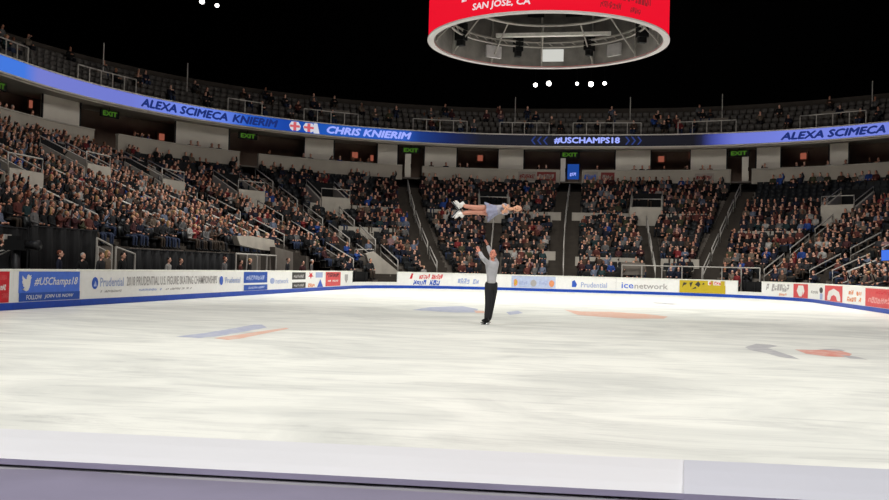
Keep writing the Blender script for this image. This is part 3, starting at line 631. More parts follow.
# ================================================================== GUARD RAILS on the upper deck
def rail_on(pth, s0, s1, z0, h, off, label, name='guard_rail', nposts=None, mid=True):
    c = pth.at((s0+s1)/2)[0]; t = thing(name, label, 'railing', (c[0], c[1], z0))
    n = max(2, int((s1-s0)/.8)+1)
    mb = MB(); mb.tube([tq(pth, q, off, z0+h) for q in np.linspace(s0, s1, n)], .045, 6); build(mb, 'top_rail', M_steel, t, True)
    if mid:
        mb = MB(); mb.tube([tq(pth, q, off, z0+.12) for q in np.linspace(s0, s1, n)], .028, 6); build(mb, 'bottom_rail', M_steel, t, True)
    for q in np.linspace(s0, s1, nposts or max(2, int((s1-s0)/1.0)+1)):
        mb = MB(); mb.tube([tq(pth, q, off, z0), tq(pth, q, off, z0+h)], .04, 6); build(mb, 'post', M_steel, t)
    return t
UPR = bowl_path(1.0, -.02)
for x0, x1, nm in ((-30, 28, 'at the left edge'), (78, 136, 'above the lavender left end'), (228, 262, 'above the second half of the left name'), (304, 358, 'above the two emblems'), (413, 467, 'above the dark blue fade'), (500, 549, 'left of the hashtag'), (573, 641, 'above the hashtag'), (678, 736, 'left of the lavender right end'), (800, 866, 'above the right-hand name')):
    rail_on(UPR, UPR.px(x0, 13), UPR.px(x1, 13), 12.46, 1.12, 0, 'light guard rail on the upper deck %s' % nm)
    # concrete entrance box behind each of these rails
    V = bowl_path(1.0, 1.9); s0, s1 = V.px(x0+6, 13.6), V.px(x1-8, 13.6); s0 = s0+(s1-s0)*.3
    mb = MB(); sweep(mb, V, s0, s1, [(.0, 12.4), (.0, 14.1), (-.2, 14.1), (-.2, 12.4)]); c = V.at((s0+s1)/2)[0]
    t = thing('stair_wall', 'grey stair wall on the upper deck behind the rail %s of the ribbon' % nm, 'wall', (c[0], c[1], 12.45)); build(mb, 'panel', M_conc, t)
for x, nm in ((103, 'left end'), (187, 'left name'), (515, 'dark stretch left of the hashtag'), (630, 'end of the hashtag'), (722, 'start of the lavender right end'), (872, 'right-hand name')):
    V = bowl_path(1.0, 2.2); s = V.px(x, 14); p = V.at(s)[0]; mb = MB(); mb.tube([(*p, 13.5), (*p, 16.1)], .04, 6)
    tag(build(mb, 'pole', M_steel, origin=(*p, 13.5)), 'thin upright pole on the upper deck above the %s' % nm, 'pole')

# ================================================================== AISLES AND VOMITORIES
ANAME = {.56: 'nearest the left edge', .80: 'above the blue bird banner', .985: 'above the grey championships wording', 1.17: 'under the far left exit sign', 1.43: 'under the left corner exit sign', 1.705: 'under the exit sign left of the far stand', 2.30: 'in the centre of the far stand', 3.21: 'under the right corner exit sign', 3.63: 'near the right edge', 3.84: 'at the right edge'}
def frame_at(u, t):
    e = .004; p = PU(u, t); a, c = PU(u-e, t), PU(u+e, t); tg = (c-a)/np.linalg.norm(c-a); return p, tg, np.array([-tg[1], tg[0]])   # outward
def aisle(u, w, t0, t1, label):
    k0 = max(int(t0*NR), first_row(u)); k1 = int(round(t1*NR))
    p0, tg, ou = frame_at(ua(u, k0/NR), k0/NR)
    A = thing('aisle_stairs', label, 'stairs', (*p0, zt(k0)))
    mb = MB()
    for k in range(k0, k1):
        p, tg, ou = frame_at(ua(u, k/NR), k/NR); p2 = frame_at(ua(u, (k+1)/NR), (k+1)/NR)[0]; dp = np.linalg.norm(p2-p); rz = math.atan2(tg[1], tg[0])
        q = (p+p2)/2; mb.box((q[0], q[1], zt(k)+.015), (w, dp, .03), rz); rs_ = zt(k)-(zt(k-1) if k > k0 else 0)+.03; mb.box((p[0], p[1], zt(k)+.03-rs_/2), (w, .06, rs_), rz)
        if k < NR-1:
            q = p+(p2-p)*.78; mb.box((q[0], q[1], zt(k)+.12), (w, dp*.42, .19), rz)
    build(mb, 'steps', M_step, A)
    # centre handrail in short lengths
    ks = list(range(k0+1, k1-1, 4))
    for a in ks:
        e = min(a+3, k1-1); pa = frame_at(ua(u, (a+.3)/NR), (a+.3)/NR)[0]; pb = frame_at(ua(u, (e+.3)/NR), (e+.3)/NR)[0]; za, zb = zt(a), zt(e)
        mb = MB(); mb.tube([(*pa, za), (*pa, za+.95), (*pb, zb+.95), (*pb, zb)], .045, 6); mb.tube([(*pa, za+.5), (*pb, zb+.5)], .035, 5)
        build(mb, 'handrail', M_steel, A, True)
for u, w, t0, t1 in AISLES: aisle(u, w, t0, t1, 'stepped aisle with handrail %s' % ANAME[u])
VN = ['near the left edge', 'above the white end of the bird banner', 'above the grey wording', 'left of the left corner exit aisle', 'right of the left corner exit aisle', 'behind the airborne skater', 'above the blue and grey network wording', 'right of the right corner exit aisle', 'close to the right edge']
for (u, tv), nm in zip(VOMS, VN):
    aisle(u, 1.3, 0, tv-.03, 'short stepped aisle below the concrete entrance %s' % nm)
    p, tg, ou = frame_at(u, tv); k = int(tv*NR); z0 = zt(k)-.1; rz = math.atan2(tg[1], tg[0])
    T = thing('stand_entrance', 'concrete stand entrance with rails %s' % nm, 'entrance', (*p, z0))
    def L(x, y): return p+tg*x+ou*y
    depth = .15*(14.4+17.1)/2+.2
    mb = MB(); q = L(0, -.12); mb.box((q[0], q[1], z0+.7), (2.3, .16, 1.4), rz); build(mb, 'front_wall', M_conc_l, T)
    for sx in (-1, 1):
        x = sx*1.15; a, b_ = L(x-.08, -.04), L(x+.08, -.04); c, d = L(x+.08, depth), L(x-.08, depth)
        rise = 7.3/(NR-1)*3+.2
        mb = MB(); mb.hexa([(*a, z0), (*b_, z0), (*c, z0), (*d, z0)], [(*a, z0+1.2), (*b_, z0+1.2), (*c, z0+1.2+rise), (*d, z0+1.2+rise)]); build(mb, 'side_wall', M_conc_l, T)
        mb = MB(); a, c = L(x, -.1), L(x, depth); mb.tube([(*a, z0+1.2), (*a, z0+1.55), (*c, z0+1.55+rise), (*c, z0+1.2+rise)], .032, 6); build(mb, 'rail', M_steel, T, True)
    a, c = L(-1.15, -.12), L(1.15, -.12); mb = MB(); mb.tube([(*a, z0+1.2), (*a, z0+2.0), (*c, z0+2.0), (*c, z0+1.2)], .04, 6); build(mb, 'rail', M_steel, T, True)
    q = L(0, depth+.05); mb = MB(); mb.box((q[0], q[1], z0+1.2), (2.4, .12, 2.9), rz); build(mb, 'dark_opening', M_black, T)
# low dividing walls across the far sections, each with an empty walkway before it
DIV = []
for u0, u1, k, nm in ((1.46, 1.49, 14, 'beside the left corner exit aisle'), (1.555, 1.675, 14, 'left of the far left aisle'), (1.74, 1.86, 14, 'right of the far left aisle'), (1.92, 2.2, 14, 'behind the airborne skater'), (2.33, 3.0, 14, 'right of the central aisle'), (3.07, 3.17, 14, 'left of the right corner aisle'),
                      (1.47, 1.66, 9, 'halfway up left of the far left aisle'), (3.25, 3.4, 10, 'halfway up right of the right corner aisle'), (2.44, 2.98, 4, 'low down right of the central aisle'), (3.06, 3.18, 4, 'low down left of the right corner aisle'), (1.93, 2.26, 5, 'low down left of the central aisle')):
    DIV.append((u0, u1, k)); pt = bowl_path(k/NR); s0, s1 = s_of_u(pt, u0), s_of_u(pt, u1); z = zt(k-1); h = zt(k)-z+.5
    mb = MB(); sweep(mb, pt, s0, s1, [(.13, z), (.13, z+h), (.02, z+h), (.02, z)]); c = pt.at((s0+s1)/2)[0]
    t = thing('divider_wall', 'low grey wall crossing the seats %s' % nm, 'wall', (*c, z)); build(mb, 'panel', M_conc_l, t)

# ================================================================== PEOPLE
SKINS = [mat('skin fair', (214, 164, 142), .6, var=.05), mat('skin warm', (196, 140, 116), .6, var=.05), mat('skin tan', (164, 112, 88), .6, var=.05), mat('skin brown', (112, 74, 56), .6, var=.05)]
HAIRS = [('dark', mat('hair dark', (30, 24, 22), .7)), ('brown', mat('hair brown', (74, 52, 38), .7)), ('blond', mat('hair blond', (168, 136, 92), .7)), ('grey', mat('hair grey', (158, 154, 150), .7)), ('auburn', mat('hair auburn', (104, 54, 36), .7))]
TOPS = [('black', (22, 22, 25), 22), ('charcoal', (52, 52, 56), 16), ('navy', (30, 36, 62), 9), ('grey', (122, 120, 120), 8), ('rust-red', (120, 56, 48), 5), ('red', (168, 44, 48), 2), ('maroon', (84, 38, 42), 5), ('brown', (88, 66, 52), 7), ('tan', (136, 116, 98), 6), ('white', (196, 192, 186), 4), ('bright blue', (40, 84, 188), 2), ('pale blue', (118, 130, 158), 3), ('teal', (40, 70, 74), 2), ('pink', (170, 126, 128), 2), ('olive', (84, 84, 56), 3)]
TOPM = [mat('cloth '+n, tuple(.80*(.82*x+.18*sum(c)/3) for x in c), .85, var=.18, scale=9) for n, c, w in TOPS]; TOPW = np.array([w for n, c, w in TOPS], float); TOPW /= TOPW.sum()
TROU = [mat('trousers dark', (26, 26, 30), .85), mat('trousers denim', (44, 54, 78), .85), mat('trousers brown', (62, 52, 44), .85)]
DG = None
def skin_mesh(nodes, edges, root, sub=1):
    """one continuous skinned surface from joints {name: (co, r)}; returns (verts, faces)"""
    names = list(nodes); ix = {n: i for i, n in enumerate(names)}
    me = bpy.data.meshes.new('sk'); me.from_pydata([nodes[n][0] for n in names], [(ix[a], ix[b]) for a, b in edges], [])
    ob = bpy.data.objects.new('sk', me); COL.objects.link(ob)
    md = ob.modifiers.new('skin', 'SKIN'); md.use_smooth_shade = True
    if not me.skin_vertices: raise RuntimeError('no skin layer')
    for n in names:
        r = nodes[n][1]; d = me.skin_vertices[0].data[ix[n]]; d.radius = (r, r) if not isinstance(r, (tuple, list)) else r
        d.use_root = (n == root)
    if sub:
        s = ob.modifiers.new('sub', 'SUBSURF'); s.levels = sub; s.render_levels = sub
    dg = bpy.context.evaluated_depsgraph_get(); dg.update()
    m2 = bpy.data.meshes.new_from_object(ob.evaluated_get(dg))
    v = [tuple(w.co) for w in m2.vertices]; f = [tuple(p.vertices) for p in m2.polygons]
    bpy.data.objects.remove(ob); bpy.data.meshes.remove(me); bpy.data.meshes.remove(m2)
    return v, f
def seg_group(v, f, nodes, edges, grp):
    """material index per face from the nearest bone; grp(a, b) -> index"""
    V = np.array(v); C = np.array([V[list(p)].mean(0) for p in f]); best = np.full(len(f), 1e9); g = np.zeros(len(f), int)
    for a, b in edges:
        A, B = np.array(nodes[a][0]), np.array(nodes[b][0]); d = B-A; t = np.clip(((C-A)@d)/(d@d+1e-9), 0, 1)
        r = lambda n: np.mean(nodes[n][1])
        dist = np.linalg.norm(C-(A+t[:, None]*d), axis=1)/((1-t)*r(a)+t*r(b)); k = dist < best
        best[k] = dist[k]; g[k] = grp(a, b)
    return g
def seated_nodes(arms, lean=0.0, knee=0.0, turn=0.0):
    n = {'pel': ((0, 0, .56), (.165, .13)), 'spi': ((0, .02-lean*.4, .78), (.155, .115)), 'che': ((0, .03-lean*.8, .98), (.175, .12)), 'nek': ((0, .02-lean, 1.12), .055), 'hd0': ((0, 0-lean, 1.19), .062),
         }
    for s, x in (('l', -1), ('r', 1)):
        n['sh'+s] = ((x*.18, .03-lean*.85, 1.03), .07); e, h = arms[0 if x < 0 else 1]
        n['el'+s] = ((x*e[0], e[1]-lean*.6, e[2]), .05); n['wr'+s] = ((x*h[0], h[1]-lean*.5, h[2]), .036); n['ha'+s] = ((x*(h[0]-.03), h[1]-lean*.5-.07, h[2]+.015), .04)
        n['hi'+s] = ((x*.1, -.06, .53), .095); n['kn'+s] = ((x*(.12+knee), -.45, .54), .07); n['an'+s] = ((x*.12, -.44, .1), .048); n['to'+s] = ((x*.13, -.58, .05), .042)
    E = [('pel', 'spi'), ('spi', 'che'), ('che', 'nek'), ('nek', 'hd0')]
    for s in 'lr': E += [('che', 'sh'+s), ('sh'+s, 'el'+s), ('el'+s, 'wr'+s), ('wr'+s, 'ha'+s), ('pel', 'hi'+s), ('hi'+s, 'kn'+s), ('kn'+s, 'an'+s), ('an'+s, 'to'+s)]
    return n, E
def body_group(a, b):
    k = a[:2]+b[:2]
    if 'hd' in k or ('ha' in k): return 0
    if any(j in k for j in ('hi', 'kn')): return 2
    if 'an' in k or 'to' in k: return 3
    return 1
def head_parts(mb, c, s=1.0, m=0, tilt=0.0, nod=0.0, nu=10, nv=8):
    """skull with jaw, nose, ears and eye sockets, facing -y"""
    R = Matrix.Rotation(tilt, 3, 'Z') @ Matrix.Rotation(nod, 3, 'X'); c = Vector(c)
    mb.ball(c+R @ Vector((0, .008, .02))*s, (.077*s, .097*s, .108*s), nu, nv, m, R)
    mb.ball(c+R @ Vector((0, -.03, -.06))*s, (.052*s, .056*s, .056*s), nu, nv, m, R)
    mb.ball(c+R @ Vector((0, -.098, -.005))*s, (.012*s, .02*s, .025*s), 6, 4, m, R)
    for x in (-1, 1): mb.ball(c+R @ Vector((x*.078, .01, .0))*s, (.012*s, .022*s, .032*s), 6, 4, m, R)
def hair_geo(kind, c, s=1.0, tilt=0.0, nod=0.0):
    R = Matrix.Rotation(tilt, 3, 'Z') @ Matrix.Rotation(nod, 3, 'X'); c = Vector(c); mb = MB()
    mb.ball(c+R @ Vector((0, .028, .045))*s, (.086*s, .098*s, .095*s), 12, 8, 0, R)
    if kind == 1:
        mb.ball(c+R @ Vector((0, .07, -.06))*s, (.085*s, .05*s, .15*s), 10, 8, 0, R)
        for x in (-1, 1): mb.ball(c+R @ Vector((x*.075, .02, -.06))*s, (.025*s, .05*s, .12*s), 8, 6, 0, R)
    if kind == 2: mb.ball(c+R @ Vector((0, .1, .07))*s, (.045*s, .045*s, .045*s), 8, 6, 0, R)
    return mb
POSES = [(((.25, 0, .79), (.13, -.27, .69)),)*2, (((.26, -.02, .8), (.06, -.24, .86)),)*2, (((.25, -.12, .85), (.07, -.33, 1.02)),)*2, (((.26, -.1, .84), (.11, -.3, 1.22)), ((.25, 0, .79), (.13, -.27, .69))), (((.27, -.02, .79), (.17, -.36, .66)),)*2, (((.25, 0, .79), (.12, -.27, .69)), ((.3, -.05, 1.2), (.22, -.12, 1.47)))]
PNAME = ['hands in lap', 'arms folded', 'clapping', 'one hand at face', 'hands on knees', 'one arm raised']
LEANS = [0, .02, .05, 0, .14, 0]
PROTO = []
for arms, lean in zip(POSES, LEANS):
    nd, E = seated_nodes(arms, lean); v, f = skin_mesh(nd, E, 'pel', 1); g = seg_group(v, f, nd, E, body_group)
    mb = MB(); mb.v = list(v); mb.f = list(f); mb.m = [int(x) for x in g]; hc = (0, -.012-lean, 1.285); head_parts(mb, hc)
    me = bpy.data.meshes.new('seated'); me.from_pydata(mb.v, [], mb.f)
    for q in range(4): me.materials.append(SKINS[0])
    me.polygons.foreach_set('material_index', mb.m); me.polygons.foreach_set('use_smooth', [True]*len(mb.f)); me.update()
    hs = []
    for k in range(3):
        h = hair_geo(k, hc); hm = bpy.data.meshes.new('hair'); hm.from_pydata(h.v, [], h.f); hm.materials.append(HAIRS[0][1]); hm.polygons.foreach_set('use_smooth', [True]*len(h.f)); hs.append(hm)
    # coarse twin of the same pose for the far crowd
    v0, f0 = skin_mesh(nd, E, 'pel', 0); g0 = seg_group(v0, f0, nd, E, body_group)
    lo = MB(); lo.v = list(v0); lo.f = list(f0); lo.m = [int(x) for x in g0]; lo.ball((0, hc[1], 1.28), (.08, .1, .13), 7, 6, 0); nb_ = len(lo.f); lo.ball((0, hc[1]+.03, 1.325), (.09, .1, .1), 7, 5, 9)
    PROTO.append((me, hs, lo))
def place_person(me, hair_me, loc, rz, sc, skin, top, trou, hair, label, group):
    o = bpy.data.objects.new('person', me); COL.objects.link(o); o.location = Vector([float(c) for c in loc]); o.rotation_euler = (0, 0, rz); o.scale = (sc, sc, sc)
    for i, m in enumerate((skin, top, trou, M_black)):
        o.material_slots[i].link = 'OBJECT'; o.material_slots[i].material = m
    h = bpy.data.objects.new('hair', hair_me); COL.objects.link(h); h.parent = o
    h.material_slots[0].link = 'OBJECT'; h.material_slots[0].material = hair
    return tag(o, label, 'person', group)

# ---- every seat of the bowl
def seat_geo():
    mb = MB(); mb.box((0, 0, .44), (.46, .42, .06)); mb.hexa([(-.23, .2, .44), (.23, .2, .44), (.23, .25, .44), (-.23, .25, .44)], [(-.21, .28, .9), (.21, .28, .9), (.21, .33, .88), (-.21, .33, .88)])
    mb.box((0, .1, .22), (.08, .3, .4)); return mb
def seat_folded():
    mb = MB(); mb.hexa([(-.23, .12, .42), (.23, .12, .42), (.23, .17, .42), (-.23, .17, .42)], [(-.22, .1, .82), (.22, .1, .82), (.22, .15, .82), (-.22, .15, .82)])
    mb.hexa([(-.23, .2, .44), (.23, .2, .44), (.23, .25, .44), (-.23, .25, .44)], [(-.21, .28, .9), (.21, .28, .9), (.21, .33, .88), (-.21, .33, .88)]); mb.box((0, .16, .22), (.08, .2, .4)); return mb
def occupancy(u, k):
    t = (k+.5)/NR
    if u < 1.17: return .95 if t < .9 else .8
    if u < 1.43: return .35 if t > .8 else .86
    if u < 1.7: return .3 if t > .78 else (.66 if t > .2 else .6)
    if u < 2.3: return .68
    if u < 3.21: return .72
    if u < 3.95: return .04 if .72 < t < .94 else (.84 if t < .72 else .7)
    return .9
SEATS = []
for k in range(NR):
    pth = bowl_path((k+.5)/NR); zf = zt(k)
    stops = [(s_of_u(pth, ua(u, (k+.5)/NR)), w/2+.1) for u, w, t0, t1 in AISLES if t0 <= (k+.5)/NR <= t1]+[(s_of_u(pth, u), w/2+.1) for u, w, t0, t1 in LOWA if (k+.5)/NR < t1+.03]
    stops += [(s_of_u(pth, u), vom_half+.3) for u, tv in VOMS if tv-.03 < (k+.5)/NR < tv+.16]
    q = .3+.2*(k % 2)
    while q < pth.L-.3:
        if all(abs(q-c) > w for c, w in stops):
            u = u_of_s(pth, q)
            if k >= first_row(u) and not any(a <= u <= b_ and k == kk-1 for a, b_, kk in DIV):
                p, tg, n = pth.at(q); P3 = (p[0], p[1], zf); pr = proj((p[0], p[1], zf+1.2))
                if pr[2] > 3 and -110 < pr[0] < 1000: SEATS.append(dict(u=u, k=k, p=P3, n=n, px=pr[0], py=pr[1], d=pr[2], occ=random.random() < occupancy(u, k)))
        q += .5
seen = [s for s in SEATS if 3 < s['px'] < 886]
ind = sorted([s for s in seen if s['occ']], key=lambda s: s['d'])[:282]; indset = {id(s) for s in ind}
emp = sorted([s for s in seen if not s['occ']], key=lambda s: s['d'])[:200]; empset = {id(s) for s in emp}
LM = [(20, 'the far left red banner'), (49, 'the blue bird banner'), (96, 'the left blue oval emblem'), (135, 'the first grey championship words'), (170, 'the middle of the grey wording'), (205, 'the end of the grey wording'), (232, 'the pale name after the grey wording'), (255, 'the two-row blue banner'), (280, 'the pale network wording'), (298, 'the charcoal bars'), (333, 'the red square banner'), (376, 'the left corner gate'), (428, 'the red and blue wordmark'), (480, 'the standing skater'), (535, 'the pale blue panel'), (590, 'the far company name'), (645, 'the far network wording'), (703, 'the yellow banner'), (750, 'the right corner gate'), (778, 'the tall grey wordmark'), (801, 'the red shield square'), (817, 'the print between red squares'), (834, 'the red arch square'), (854, 'the orange-red script'), (880, 'the right red banner')]
def landmark(px): return min(LM, key=lambda q: abs(q[0]-px))[1]
ORD = ['first', 'second', 'third', 'fourth', 'fifth', 'sixth', 'seventh', 'eighth', 'ninth', 'tenth', 'eleventh', 'twelfth']
def rowname(k): return 'row %d' % (k+1)
recs = []
for s in ind:
    ti = int(rng.choice(len(TOPS), p=TOPW)); pi = random.choice([0, 0, 1, 2, 2, 3, 4, 4, 5]) if random.random() < .9 else 5; hi = random.choices(range(5), [5, 5, 3, 4, 2])[0]
    recs.append((s, ti, pi, hi))
def uniq(keys, xs):
    """turn keys into labels: those that share a key are told apart by their order from the left"""
    out = [None]*len(keys); by = {}
    for i, k in enumerate(keys): by.setdefault(k, []).append(i)
    for k, l in by.items():
        l.sort(key=lambda i: xs[i])
        for j, i in enumerate(l): out[i] = k if len(l) == 1 else k+', %s from left' % ORD[min(j, 11)]
    return out
labs = uniq(['%s-clad %s-haired spectator, %s above %s' % (TOPS[t][0], HAIRS[h][0], rowname(s['k']), landmark(s['px'])) for s, t, p, h in recs], [r[0]['px'] for r in recs])
for (s, t, p, h), lb in zip(recs, labs):
    me, hs, lo = PROTO[p]; rz = math.atan2(s['n'][0], -s['n'][1])+random.uniform(-.3, .3)
    place_person(me, hs[random.choice([0, 0, 1, 1, 2])], s['p'], rz, random.uniform(.86, .99), SKINS[random.choices(range(4), [5, 4, 2, 1])[0]], TOPM[t], TROU[random.randrange(3)], HAIRS[h][1], lb, 'spectators seated in the near stands')
# ---- the rest of the crowd: one object
class Bulk:
    def __init__(s): s.V = []; s.F = []; s.FM = []; s.n = 0
    def add(s, v, faces, fm, loc, rz, sc=1.0):
        c, q = math.cos(rz), math.sin(rz); v = v*sc
        s.V.append(np.c_[v[:, 0]*c-v[:, 1]*q+loc[0], v[:, 0]*q+v[:, 1]*c+loc[1], v[:, 2]+loc[2]])
        s.F.append((faces, s.n)); s.FM.append(fm); s.n += len(v)
    def build(s, name, mats):
        me = bpy.data.meshes.new(name); V = np.concatenate(s.V); tot = []; idx = []
        for (tt, ii), o in s.F: tot.append(tt); idx.append(ii+o)
        tot = np.concatenate(tot); idx = np.concatenate(idx); st = np.r_[0, np.cumsum(tot)[:-1]]
        me.vertices.add(len(V)); me.vertices.foreach_set('co', V.astype(np.float32).ravel()); me.loops.add(len(idx)); me.loops.foreach_set('vertex_index', idx.astype(np.int32))
        me.polygons.add(len(tot)); me.polygons.foreach_set('loop_start', st.astype(np.int32))
        for m in mats: me.materials.append(m)
        me.polygons.foreach_set('material_index', np.concatenate(s.FM).astype(np.int32)); me.polygons.foreach_set('use_smooth', np.ones(len(tot), bool)); me.update(calc_edges=True); me.validate()
        o = bpy.data.objects.new(name, me); COL.objects.link(o); return o
def pack(mb): return np.array(mb.v), (np.array([len(f) for f in mb.f]), np.array([i for f in mb.f for i in f])), np.array(mb.m)
LOW = [pack(lo) for _, _, lo in PROTO]
NT = len(TOPM); CM = SKINS+TOPM+TROU+[h for _, h in HAIRS]+[M_black]
def crowd_mats(fm):
    t = int(rng.choice(NT, p=TOPW)); sk = random.choices(range(4), [5, 4, 2, 1])[0]; h = random.choices(range(5), [6, 5, 2, 3, 2])[0]; tr = random.randrange(3)
    mp = np.zeros(10, int); mp[0] = sk; mp[1] = 4+t; mp[2] = 4+NT+tr; mp[3] = 4+NT+8; mp[9] = 4+NT+3+h; return mp[fm]
bk = Bulk()
for s in SEATS:
    if s['occ'] and id(s) not in indset:
        v, fc, fm = LOW[random.choice([0, 1, 2, 3, 4, 4, 5]) if random.random() < .8 else 0]; bk.add(v, fc, crowd_mats(fm), s['p'], math.atan2(s['n'][0], -s['n'][1])+random.uniform(-.3, .3), random.uniform(.86, .99))
# suites and upper deck
for o, z, dens, t in ((.55, 8.74, .5, 1), (.6, 12.45, .2, 1), (1.5, 13.0, .2, 1), (2.4, 13.55, .16, 1), (3.3, 14.1, .12, 1)):
    pth = bowl_path(1.0, o); q = .5
    while q < pth.L-.5:
        p, tg, n = pth.at(q); pr = proj((p[0], p[1], z+1.2))
        if pr[2] > 3 and -80 < pr[0] < 970 and random.random() < dens*(.5+.8*math.sin(q*.35)**2) and not (z < 9 and any(a-2 < pr[0] < b_+2 for a, b_ in gaps)):
            v, fc, fm = LOW[random.randrange(5)]; bk.add(v, fc, crowd_mats(fm), (p[0], p[1], z), math.atan2(n[0], -n[1])+random.uniform(-.4, .4))
        q += .6
tag(bk.build('crowd', CM), 'mass of seated spectators filling the far and upper stands', 'crowd', None, 'stuff')
# ---- seats
SG = [pack(seat_geo()), pack(seat_folded())]
bk = Bulk()
for s in SEATS:
    if id(s) in empset: continue
    v, fc, fm = SG[0 if s['occ'] else 1]; bk.add(v, fc, fm, s['p'], math.atan2(s['n'][0], -s['n'][1]))
for o, z in ((.75, 12.45), (1.65, 13.0), (2.55, 13.55), (3.45, 14.1)):
    pth = bowl_path(1.0, o); q = .3
    while q < pth.L-.3:
        p, tg, n = pth.at(q); pr = proj((p[0], p[1], z+.6))
        if pr[2] > 3 and -80 < pr[0] < 970: v, fc, fm = SG[1]; bk.add(v, fc, fm+1, (p[0], p[1], z), math.atan2(n[0], -n[1]))
        q += .56
tag(bk.build('seating', [M_seat, mat('upper seat grey', (96, 92, 88), .6, var=.15)]), 'dark seats under and around the far spectators', 'seats', None, 'stuff')
g = seat_folded(); sme = bpy.data.meshes.new('arena_seat'); sme.from_pydata(g.v, [], g.f); sme.materials.append(M_seat)
labs = uniq(['empty dark seat, %s above %s' % (rowname(s['k']), landmark(s['px'])) for s in emp], [s['px'] for s in emp])
for s, lb in zip(emp, labs):
    o = bpy.data.objects.new('arena_seat', sme); COL.objects.link(o); o.location = Vector([float(c) for c in s['p']]); o.rotation_euler = (0, 0, math.atan2(s['n'][0], -s['n'][1])); tag(o, lb, 'seat', 'empty seats in the stands')

# ================================================================== THE TWO SKATERS
FOOT = on_z(487.2, 324.6, 0.0); HN = np.array([-math.sin(YAW), math.cos(YAW), 0.0]); HX = np.array([math.cos(YAW), math.sin(YAW), 0.0])
def J(px, py, dep=0.0): return tuple(on_plane(px, py, FOOT, HN)+HN*dep)
def hand(mb, w, d, pn, side, curl=.35, m=0, s=1.0):
    """palm, four unequal bent fingers and a thumb from the side of the palm"""
    w, d, pn = Vector(w), Vector(d).normalized(), Vector(pn); pn = (pn-d*pn.dot(d)).normalized(); sd = d.cross(pn)*side
    R = Matrix((sd, d, pn)).transposed()
    mb.ball(w+d*.048*s, (.041*s, .054*s, .017*s), 10, 8, m, R)
    for i, ln in enumerate((.070, .079, .073, .056)):
        p = w+d*(.088-.004*abs(i-1.3))*s+sd*(-.029+.0195*i)*s; pts = [p-d*.02*s, p]; ang = curl*.5+.04*i; dd = d+sd*(-.09+.06*i)
        for fr in (.45, .32, .23):
            v = (dd*math.cos(ang)+pn*math.sin(ang)).normalized(); p = p+v*ln*fr*s; pts.append(p); ang += curl*.7
        mb.tube(pts, [.0092*s, .0092*s, .0088*s, .008*s, .0062*s], 6, m)
    p = w+d*.022*s-sd*.034*s; mb.tube([p+sd*.015*s, p, p+(d*.55-sd*.75+pn*.25).normalized()*.034*s, p+(d*.75-sd*.55+pn*.45).normalized()*.062*s], [.0125*s, .0115*s, .010*s, .0075*s], 6, m)
def face(mb, c, R, s=1.0, m=0, me=1, ml=2):
    c = Vector(c)
    mb.ball(c+R @ Vector((0, .008, .02))*s, (.077*s, .097*s, .108*s), 20, 14, m, R); mb.ball(c+R @ Vector((0, -.03, -.062))*s, (.053*s, .057*s, .055*s), 16, 10, m, R)
    mb.ball(c+R @ Vector((0, -.1, -.008))*s, (.013*s, .02*s, .026*s), 10, 6, m, R); mb.ball(c+R @ Vector((0, -.09, .03))*s, (.045*s, .012*s, .01*s), 10, 6, m, R)
    for x in (-1, 1):
        mb.ball(c+R @ Vector((x*.079, .01, 0))*s, (.011*s, .022*s, .032*s), 10, 6, m, R); mb.ball(c+R @ Vector((x*.032, -.083, .012))*s, (.012*s, .008*s, .007*s), 8, 6, me, R)
    mb.ball(c+R @ Vector((0, -.088, -.052))*s, (.024*s, .008*s, .007*s), 10, 6, ml, R)
def figure_mesh(nodes, edges, root, scale=1.0, sub=2):
    nd = {k: (c, (r*scale if not isinstance(r, tuple) else (r[0]*scale, r[1]*scale))) for k, (c, r) in nodes.items()}
    v, f = skin_mesh(nd, edges, root, sub); mb = MB(); mb.v = list(v); mb.f = list(f); mb.m = [0]*len(f); return mb
def thin(nodes, keep, k=.6): return {n: (c, ((r*k if not isinstance(r, tuple) else tuple(x*k for x in r)) if n in keep else r)) for n, (c, r) in nodes.items()}
def sub_nodes(nodes, keep, grow): return {k: (nodes[k][0], (nodes[k][1]+grow if not isinstance(nodes[k][1], tuple) else tuple(x+grow for x in nodes[k][1]))) for k in keep}
M_eye = mat('eye dark', (28, 22, 20), .3); M_lip = mat('lip', (168, 84, 78), .5); M_sk_m = mat('skater skin', (214, 140, 118), .55, var=.04)
M_shirt = mat('grey knit top', (178, 177, 181), .85, var=.08, scale=14); M_trs = mat('black trousers', (34, 34, 37), .8, var=.12, scale=8); M_boot = mat('black boot leather', (16, 16, 18), .4); M_blade = mat('skate blade', (190, 192, 196), .25, .9)
man = thing('person', 'standing skater in grey top and black trousers, both arms raised', 'person', FOOT)
N = {'pel': (J(491.2, 285, 0), (.135, .11)), 'spi': (J(491.5, 277, 0), (.135, .105)), 'che': (J(492, 267.2, 0), (.155, .115)), 'nek': (J(492.5, 260.2, 0), .055), 'hd0': (J(492.8, 257.4, 0), .052),
     'shr': (J(487.6, 262.6, -.08), .064), 'elr': (J(482.4, 258.6, -.30), .05), 'wrr': (J(479.2, 252, -.14), .036), 'shl': (J(496.6, 262.8, .08), .064), 'ell': (J(491.8, 254, .22), .05), 'wrl': (J(487.9, 245, .24), .036),
     'hir': (J(488.9, 287.5, -.04), .098), 'knr': (J(488.3, 304.5, -.07), .068), 'anr': (J(486.3, 320, -.03), .046), 'hil': (J(493.6, 287.5, .05), .098), 'knl': (J(491.2, 305, .02), .068), 'anl': (J(488.9, 320.6, .08), .046)}
EU = [('pel', 'spi'), ('spi', 'che'), ('che', 'nek'), ('nek', 'hd0'), ('che', 'shr'), ('shr', 'elr'), ('elr', 'wrr'), ('che', 'shl'), ('shl', 'ell'), ('ell', 'wrl')]
